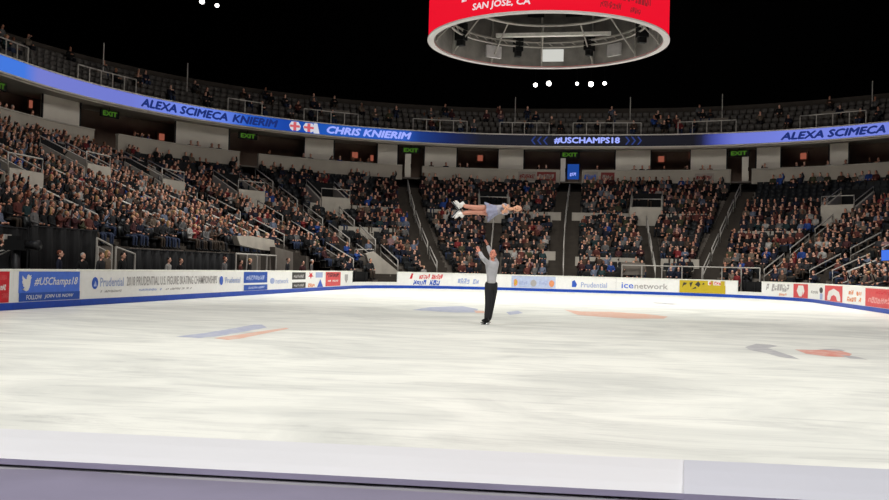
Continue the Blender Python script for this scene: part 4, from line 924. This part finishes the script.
EL = [('pel', 'hir'), ('hir', 'knr'), ('knr', 'anr'), ('pel', 'hil'), ('hil', 'knl'), ('knl', 'anl')]
mb = figure_mesh(thin(N, ['pel', 'spi', 'che', 'shr', 'elr', 'shl', 'ell', 'hir', 'knr', 'anr', 'hil', 'knl', 'anl']), EU+EL, 'pel')
for w, tip, sd in (('wrr', J(477.6, 248.3, -.1), 1), ('wrl', J(486.3, 240.6, .22), -1)):
    a, c = Vector(N[w][0]), Vector(tip); hand(mb, a, c-a, Vector((0, -.3, 1))-Vector(HX)*.5, sd, .25)
Rm = Matrix.Rotation(YAW-.55, 3, 'Z') @ Matrix.Rotation(-.45, 3, 'X'); HC = J(492.9, 254.4, -.01)
face(mb, HC, Rm); build(mb, 'body', [M_sk_m, M_eye, M_lip], man, True)
k = ['pel', 'spi', 'che', 'shr', 'elr', 'wrr', 'shl', 'ell', 'wrl']; S2 = sub_nodes(N, k, .014); S2['pel'] = (J(491.3, 283.5, 0), (.148, .122)); S2['col'] = (J(492.3, 262.4, 0), .082)
build(figure_mesh(S2, [e for e in EU if e[0] in k and e[1] in k]+[('che', 'col')], 'spi'), 'shirt', M_shirt, man, True)
k = ['pel', 'hir', 'knr', 'anr', 'hil', 'knl', 'anl']; S2 = sub_nodes(N, k, .02); S2['wst'] = (J(491.3, 280.5, 0), (.138, .112)); S2['pel'] = (J(491.2, 284.5, 0), (.15, .125)); build(figure_mesh(S2, EL+[('pel', 'wst')], 'pel'), 'trousers', M_trs, man, True)
mb = MB(); c = Vector(HC)
mb.ball(c+Rm @ Vector((0, .03, .05)), (.083, .093, .088), 16, 10, 0, Rm); build(mb, 'hair', HAIRS[0][1], man, True)
def skate(parent, an, toe, up, white, sole=None, nm='skate'):
    an, toe, up = Vector(an), Vector(toe), Vector(up).normalized(); f = (toe-an).normalized(); f = (f-up*f.dot(up)).normalized(); s = f.cross(up)
    mb = MB(); mb.tube([an+up*.1, an+up*.03, an-up*.03], [.052, .056, .058], 12); R = Matrix((s, f, up)).transposed()
    mb.ball(an+f*.06-up*.035, (.046, .125, .042), 14, 10, 0, R); b = build(mb, nm, white, parent, True)
    mb = MB(); h = [an+f*q-up*.075 for q in (-.05, .19)]; w = s*.036
    mb.hexa([h[0]-w-up*.02, h[1]-w-up*.015, h[1]+w-up*.015, h[0]+w-up*.02], [h[0]-w, h[1]-w, h[1]+w, h[0]+w]); build(mb, 'sole', sole or M_boot, b)
    mb = MB(); w = s*.003; mb.hexa([h[0]-f*.02-w-up*.062, h[1]+f*.03-w-up*.062, h[1]+f*.03+w-up*.062, h[0]-f*.02+w-up*.062], [h[0]-f*.01-w-up*.018, h[1]-w-up*.015, h[1]+w-up*.015, h[0]-f*.01+w-up*.018]); build(mb, 'blade', M_blade, b)
up = Vector((0, 0, 1)); a = Vector(N['anr'][0]); a.z = .14; skate(man, a, a-Vector(HX)*.5-Vector(HN)*.6, up, M_boot); a = Vector(N['anl'][0]); a.z = .14; skate(man, a, a-Vector(HX)*.3-Vector(HN)*.8, up, M_boot)

M_tights = mat('tan tights', (206, 146, 126), .6, var=.05); M_dress = mat('lavender dress', (150, 152, 176), .7, var=.12, scale=14); M_bod = mat('silver bodice', (170, 166, 176), .6, var=.1, scale=16); M_wboot = mat('white boot leather', (232, 230, 226), .4, var=.03); M_sk_w = mat('skater skin fair', (226, 172, 142), .55, var=.04)
FC = J(489.5, 210.6, 0)
wom = thing('person', 'airborne skater lying level in pale lavender dress and white skates', 'person', FC)
N = {'pel': (J(489.5, 210.6, 0), .112), 'spi': (J(496, 209.9, 0), .098), 'che': (J(504, 209.4, 0), (.118, .1)), 'nek': (J(510.8, 208.9, 0), .043), 'hd0': (J(513.4, 208.7, 0), .042),
     'shr': (J(507, 205.9, -.01), .05), 'elr': (J(502.2, 205.4, -.2), .038), 'wrr': (J(504.6, 209, -.25), .028), 'shl': (J(507, 213, -.01), .05), 'ell': (J(502, 213.4, -.2), .038), 'wrl': (J(505.4, 209.4, -.29), .028),
     'hir': (J(487.6, 208.4, 0), .082), 'knr': (J(474.6, 208, -.13), .06), 'anr': (J(463, 205.8, 0), .04), 'hil': (J(487.6, 212.6, 0), .082), 'knl': (J(474.6, 212, -.08), .06), 'anl': (J(462.4, 213.2, .04), .04)}
mb = figure_mesh(thin(N, ['pel', 'spi', 'che', 'shr', 'shl', 'hir', 'knr', 'anr', 'hil', 'knl', 'anl']), EU+EL, 'pel')
a = Vector(N['wrr'][0]); hand(mb, a, Vector(J(506.5, 213.5, -.24))-a, HN, 1, .4, 0, .85); a = Vector(N['wrl'][0]); hand(mb, a, Vector(J(508, 205.5, -.27))-a, HN, -1, .4, 0, .85)
Rw = Matrix((-Vector(np.cross(HX, HN)), Vector(HN), Vector(HX))).transposed()
HC = J(517.2, 208.6, -.01); face(mb, HC, Rw, .95); build(mb, 'body', [M_sk_w, M_eye, M_lip], wom, True)
k = ['pel', 'spi', 'che', 'shr', 'shl', 'elr', 'ell']; build(figure_mesh(sub_nodes(N, k, .012), [e for e in EU if e[0] in k and e[1] in k], 'spi'), 'bodice', M_bod, wom, True)
k = ['pel', 'hir', 'knr', 'anr', 'hil', 'knl', 'anl']; build(figure_mesh(sub_nodes(N, k, .008), EL, 'pel'), 'tights', M_tights, wom, True)
mb = MB(); vs = []; fs = []; A = Vector(J(497, 209.8, 0)); B = Vector(J(486.2, 211.6, 0)); ax = (B-A).normalized(); e1 = ax.cross(Vector(HN)).normalized(); e2 = ax.cross(e1); n = 48
for i, (f, r, wv) in enumerate(((0, .112, 0), (.25, .13, .006), (.5, .16, .02), (.75, .195, .035), (1, .225, .05), (1.0, .218, .05), (.5, .152, .02), (0, .106, 0))):
    for q in range(n):
        th = 2*PI*q/n; rr = r+wv*math.sin(th*9)*.5; vs.append(A+(B-A)*(f+.05*wv/.05*math.sin(th*5))+(e1*math.cos(th)+e2*math.sin(th))*rr*(1.0+.12*max(0, -(e1*math.cos(th)+e2*math.sin(th)).z)))
for i in range(7):
    for q in range(n): fs.append((i*n+q, i*n+(q+1) % n, (i+1)*n+(q+1) % n, (i+1)*n+q))
mb.add(vs, fs); build(mb, 'skirt', M_dress, wom, True)
mb = MB(); c = Vector(HC); mb.ball(c+Rw @ Vector((0, .03, .045)), (.084, .093, .086), 16, 10, 0, Rw); mb.ball(c+Rw @ Vector((0, .1, .075)), (.045, .045, .045), 10, 8, 0, Rw); build(mb, 'hair', HAIRS[4][1], wom, True)
for an, toe in ((N['anr'][0], J(454, 203.2, .02)), (N['anl'][0], J(453.5, 217, .06))):
    a = Vector(an); d = (Vector(toe)-a).normalized(); leg = -d; fr = (Vector((0, 0, .55 if toe[2] > a.z else -.55))-Vector(HX)*.9).normalized()
    skate(wom, a+d*.05, a+d*.05+fr*.2, Vector(HX)*.75+Vector((0, 0, .65 if toe[2] > a.z else -.65)), M_wboot, M_wboot)
# ================================================================== RINKSIDE
def off_path(o): return Path(outline(13+o, 61+o, 8.62+o))
WALK = off_path(1.25)
def standing_nodes(turn=0):
    n = {'pel': ((0, 0, .95), (.16, .11)), 'spi': ((0, .01, 1.14), (.15, .1)), 'che': ((0, .02, 1.36), (.17, .115)), 'nek': ((0, .01, 1.52), .055), 'hd0': ((0, -.005, 1.58), .055)}
    for s, x in (('l', -1), ('r', 1)):
        n['sh'+s] = ((x*.19, .02, 1.44), .065); n['el'+s] = ((x*.25, .03, 1.15), .048); n['wr'+s] = ((x*.23, -.08, .92), .034)
        n['hi'+s] = ((x*.1, 0, .9), .1); n['kn'+s] = ((x*.11, -.02, .5), .07); n['an'+s] = ((x*.11, .02, .09), .048); n['to'+s] = ((x*.13, -.14, .05), .045)
    E = [('pel', 'spi'), ('spi', 'che'), ('che', 'nek'), ('nek', 'hd0')]
    for s in 'lr': E += [('che', 'sh'+s), ('sh'+s, 'el'+s), ('el'+s, 'wr'+s), ('pel', 'hi'+s), ('hi'+s, 'kn'+s), ('kn'+s, 'an'+s), ('an'+s, 'to'+s)]
    return n, E
nd, E = standing_nodes(); v, f = skin_mesh(nd, E, 'pel', 1); g = seg_group(v, f, nd, E, body_group)
mb = MB(); mb.v = list(v); mb.f = list(f); mb.m = [int(x) for x in g]; head_parts(mb, (0, -.015, 1.68), 1, 0, 0, 0, 14, 10)
for x in (-1, 1): hand(mb, (x*.23, -.085, .9), (0, -.12, -1), (-x, 0, 0), -x, .5)
STM = bpy.data.meshes.new('standing'); STM.from_pydata(mb.v, [], mb.f)
for q in range(4): STM.materials.append(SKINS[0])
STM.polygons.foreach_set('material_index', mb.m); STM.polygons.foreach_set('use_smooth', [True]*len(mb.f)); STM.update()
STH = []
for k in range(3):
    h = hair_geo(k, (0, -.015, 1.68)); hm = bpy.data.meshes.new('hair'); hm.from_pydata(h.v, [], h.f); hm.materials.append(HAIRS[0][1]); hm.polygons.foreach_set('use_smooth', [True]*len(h.f)); STH.append(hm)
TN = {n: m for (n, c, w), m in zip(TOPS, TOPM)}; HN_ = dict(HAIRS)
def staff(px, py, top, hair, label, off=1.25, hk=0, turn=0.0, sk=0):
    pth = off_path(off); s = pth.px(px, 1.5); p, t, n = pth.at(s); z = on_plane(px, py, np.r_[p, 0], np.r_[n, 0])[2]
    sc = min(1.12, max(.82, z/1.80)); return place_person(STM, STH[hk], (p[0], p[1], 0), math.atan2(n[0], -n[1])+turn, sc, SKINS[sk], TN[top], TROU[0], HN_[hair], label, None)
staff(60, 250.5, 'navy', 'auburn', 'auburn-haired person in navy jacket behind the bird banner board', turn=.4)
staff(83, 253, 'black', 'grey', 'grey-haired person in black behind the left end of the long white board', turn=-.3)
staff(101.5, 252.5, 'charcoal', 'brown', 'person in charcoal jacket by the short stair rail, above the left blue oval', 1.2)
staff(107.5, 250.5, 'tan', 'blond', 'blond person in tan standing behind the one in charcoal', 2.0, 1)
staff(123, 252.5, 'black', 'dark', 'dark-haired person in black inside the short stair rail', 1.4)
for x, y, t, h, l in ((169, 257.5, 'white', 'dark', 'person in white behind the middle of the grey wording'), (181, 259, 'black', 'brown', 'person in black behind the middle of the grey wording'), (225, 257, 'grey', 'auburn', 'auburn-haired person in grey by the left end of the walkway rail'), (241, 260, 'rust-red', 'dark', 'person in rust-red under the walkway rail above the two-row banner'), (250, 258.5, 'black', 'blond', 'blond person in black under the walkway rail'), (288, 258, 'charcoal', 'brown', 'brown-haired person in charcoal beside the low concrete wall'), (303, 261, 'maroon', 'dark', 'person in maroon above the small red emblem'), (312, 259.5, 'grey', 'grey', 'grey-haired person in grey above the small emblems'), (345, 264, 'black', 'dark', 'person in black beside the open left corner gate')):
    staff(x, y, t, h, l, 1.4, turn=random.uniform(-.5, .5))
staff(737, 271.5, 'red', 'brown', 'person in red jacket beside the right corner gate', 1.3)
staff(3, 230.5, 'black', 'auburn', 'auburn-haired camera operator in black at the left edge', 2.6, turn=-.4)
staff(424, 266, 'white', 'blond', 'person in white behind the red and blue wordmark', 1.2)
# broadcast camera on a pedestal
pth = off_path(1.5); s = pth.px(17, 1.7); p, t, n = pth.at(s); zc = on_plane(17, 245, np.r_[p, 0], np.r_[n, 0])[2]; rz = math.atan2(t[1], t[0])
TC = thing('broadcast_camera', 'black broadcast camera on a pedestal at the left edge', 'camera', (*p, 0))
def CL(x, y, z): q = p+t*x+n*y; return (q[0], q[1], z)
mb = MB(); mb.box(CL(0, 0, zc), (.3, .62, .3), rz); mb.box(CL(.0, -.1, zc+.2), (.18, .3, .12), rz); build(mb, 'camera_body', M_black, TC)
mb = MB(); mb.tube([CL(0, .3, zc), CL(0, .55, zc), CL(0, .7, zc)], [.1, .12, .15], 14); build(mb, 'lens', M_dsteel, TC, True)
mb = MB(); mb.box(CL(.1, -.38, zc+.2), (.3, .05, .2), rz); build(mb, 'viewfinder', M_steel, TC)
mb = MB(); mb.tube([CL(.12, -.3, zc-.15), CL(.3, -.75, zc-.3)], .02, 6); mb.tube([CL(-.12, -.3, zc-.15), CL(-.3, -.75, zc-.3)], .02, 6); build(mb, 'pan_handle', M_steel, TC)
mb = MB(); mb.tube([CL(0, 0, .25), CL(0, 0, zc-.15)], [.14, .09], 12); build(mb, 'pedestal', M_dsteel, TC, True)
for k in range(3):
    a = 2*PI*k/3; mb = MB(); mb.tube([CL(0, 0, .3), CL(.5*math.cos(a), .5*math.sin(a), .06)], .05, 6); mb.ball(CL(.5*math.cos(a), .5*math.sin(a), .06), .06, 8, 6); build(mb, 'leg', M_dsteel, TC)
# black curtains below the first rows of the left stand
def curtain(px0, px1, py, off, label):
    pth = off_path(off); s0, s1 = pth.px(px0, 1.5), pth.px(px1, 1.5); pm, tm, nm = pth.at((s0+s1)/2); z = on_plane((px0+px1)/2, py, np.r_[pm, 0], np.r_[nm, 0])[2]
    T = thing('curtain', label, 'curtain', (*pm, 0)); mb = MB(); n = int((s1-s0)/.07); vs = []; fs = []
    for i in range(n+1):
        q = s0+(s1-s0)*i/n; w = .05*math.sin(i*.55)+.02*math.sin(i*1.7)
        for zz, ww in ((.02, 1.3), (z*.5, 1.1), (z, .6)): vs.append(tq(pth, q, w*ww, zz))
    for i in range(n):
        for j in range(2): fs.append((i*3+j, (i+1)*3+j, (i+1)*3+j+1, i*3+j+1))
    mb.add(vs, fs); o = build(mb, 'cloth', M_cloth_b, T, True); sd = o.modifiers.new('thick', 'SOLIDIFY'); sd.thickness = .012
    mb = MB(); mb.tube([tq(pth, q, 0, z+.02) for q in np.linspace(s0, s1, 8)], .025, 6); build(mb, 'rail', M_dsteel, T)
    for q in (s0, s1): mb = MB(); mb.tube([tq(pth, q, -.08, 0), tq(pth, q, -.08, z)], .03, 6); build(mb, 'post', M_dsteel, T)
    return z
curtain(30, 97, 229, 2.9, 'tall black curtain behind the people at the bird banner'); curtain(-60, 29, 226, 3.6, 'black curtain behind the broadcast camera'); curtain(126, 236, 252, 3.5, 'long low black curtain behind the grey championships wording')
# short rails and concrete stair walls between the left boards and the stand
def vpl(pts, off, px):
    pth = off_path(off); p, t, n = pth.at(pth.px(px, 1.5)); return [on_plane(x, y, np.r_[p, 0], np.r_[n, 0]) for x, y in pts], n
def rail_px(pts, off, label, r=.035):
    w, n = vpl(pts, off, pts[0][0]); T = thing('handrail', label, 'railing', (w[-1][0], w[-1][1], 0))
    mb = MB(); mb.tube(w, r, 6); build(mb, 'top_rail', M_steel, T)
    for q in (w[0], w[-1]): mb = MB(); mb.tube([(q[0], q[1], 0), tuple(q)], r, 6); build(mb, 'post', M_steel, T)
    return T
rail_px([(97, 238), (112, 246)], 2.6, 'sloping stair rail right of the tall black curtain'); rail_px([(98, 247), (111, 254)], 2.4, 'lower sloping stair rail right of the tall black curtain'); rail_px([(116, 247), (135, 254)], 2.5, 'stair rail round the dark-haired person in black')
pth = off_path(2.2); zz = on_plane(262, 255, np.r_[pth.at(pth.px(262, 1.7))[0], 0], np.r_[pth.at(pth.px(262, 1.7))[2], 0])[2]; rail_on(pth, pth.px(236, 1.7), pth.px(276, 1.7), 0, zz, 0, 'walkway rail above the two-row blue banner', 'handrail', 5, False)
def stair_wall(pts, off, px, thick, label, extra=None):
    w, n = vpl(pts, off, px); T = thing('stair_wall', label, 'wall', (w[0][0], w[0][1], 0)); nn = Vector((n[0], n[1], 0)); mb = MB(); k = len(w)
    fr = [Vector(q) for q in w]; bk_ = [q-nn*thick for q in fr]; mb.add(fr+bk_, [tuple(range(k)), tuple(range(k, 2*k))[::-1]]+[(i, k+i, k+(i+1) % k, (i+1) % k) for i in range(k)]); build(mb, 'panel', (M_conc if len(pts) == 4 else M_conc_l), T); return T, w
stair_wall([(237, 236), (252, 236), (274, 240), (276, 251), (262, 250), (240, 245)], 3.2, 255, .3, 'sloping concrete wall above the walkway rail'); stair_wall([(275, 247), (293, 252), (293, 274), (277, 274)], 2.6, 284, .3, 'low concrete block above the pale network wording')
stair_wall([(355, 257), (371, 257), (371, 266), (355, 266)], 3.5, 363, .3, 'small concrete parapet above the open left gate'); stair_wall([(366, 254), (374, 251.5), (399, 272), (399, 285), (391, 285), (383, 282), (371, 268)], 2.4, 384, .3, 'diagonal concrete stair wall beside the open left gate')
w, n = vpl([(355, 257), (355, 249.5), (374, 249.5), (374, 252)], 3.4, 363); T = thing('handrail', 'small rail frame on the parapet above the open left gate', 'railing', w[0]); mb = MB(); mb.tube(w, .04, 6); build(mb, 'top_rail', M_steel, T)
pth = off_path(1.5); pm = pth.at(pth.px(640, 1.7)); zz = on_plane(640, 265.5, np.r_[pm[0], 0], np.r_[pm[2], 0])[2]; rail_on(pth, pth.px(622, 1.7), pth.px(760, 1.7), 0, zz, 0, 'long light rail in front of the far right seats', 'handrail', 8, False)
stair_wall([(621, 262), (645, 263), (645, 275), (621, 275)], 1.7, 633, .15, 'grey panel behind the far network wording')
# screen at the right edge
w, n = vpl([(881, 250), (897, 249), (897, 260.5), (881, 261)], 2.4, 886); T = thing('monitor', 'small bright blue screen at the right edge', 'monitor', (w[3][0], w[3][1], 0)); nn = Vector((n[0], n[1], 0)); fr = [Vector(q) for q in w]
mb = MB(); mb.hexa([q-nn*.08 for q in fr], [q for q in fr]); build(mb, 'case', M_black, T); mb = MB(); c = sum(fr, Vector())/4; mb.add([c+(q-c)*.94+nn*.004 for q in fr], [(0, 1, 2, 3)]); build(mb, 'screen', glow('monitor blue', (70, 120, 235), 1), T)
mb = MB(); mb.tube([(c.x-nn.x*.05, c.y-nn.y*.05, 0), (c.x-nn.x*.05, c.y-nn.y*.05, fr[3].z)], .04, 6); build(mb, 'stand', M_dsteel, T)
LICE, LSEAT, LFILL = 2250, 620, 420
# ================================================================== LIGHT
def area(loc, tgt, sx, sy, watts, spread, rgb=(1, 1, 1)):
    l = bpy.data.lights.new('arena_light', 'AREA'); l.shape = 'RECTANGLE'; l.size = sx; l.size_y = sy; l.energy = watts; l.spread = math.radians(spread); l.color = rgb
    o = bpy.data.objects.new('arena_light', l); COL.objects.link(o); o.location = loc; o.rotation_euler = (Vector(tgt)-Vector(loc)).to_track_quat('-Z', 'Y').to_euler(); return o
WARM = (1.0, .985, .93)
for x, y, ty, k in ((-15, 5, 13, 1.0), (15, 5, 13, 1.0), (-15, 46, 46, 1.65), (15, 46, 46, 1.65)): area((x, y, 27), (x*.25, ty, 0), 10, 10, LICE*k, 100, WARM)
for x, y, tx, ty in ((6, 30, -30, 52), (0, 36, 0, 80), (-6, 30, 30, 52)): area((x, y, 25), (tx, ty, 10.5), 8, 8, LSEAT, 80, (1.0, .97, .92))
area((0, -22, 24), (2, 2, 1), 8, 4, LFILL, 60, (.93, .9, 1.0))
w = bpy.data.worlds.new('hall'); SC.world = w; w.use_nodes = True; w.node_tree.nodes['Background'].inputs['Color'].default_value = (.0, .0, .0, 1)
vs_ = SC.view_settings; SC.display_settings.display_device = 'sRGB'; vs_.view_transform = 'Standard'; vs_.look = 'None'; vs_.exposure = 0.0; vs_.gamma = 1.0; vs_.use_curve_mapping = False
SC.cycles.use_denoising = True; SC.cycles.max_bounces = 5; SC.cycles.diffuse_bounces = 3
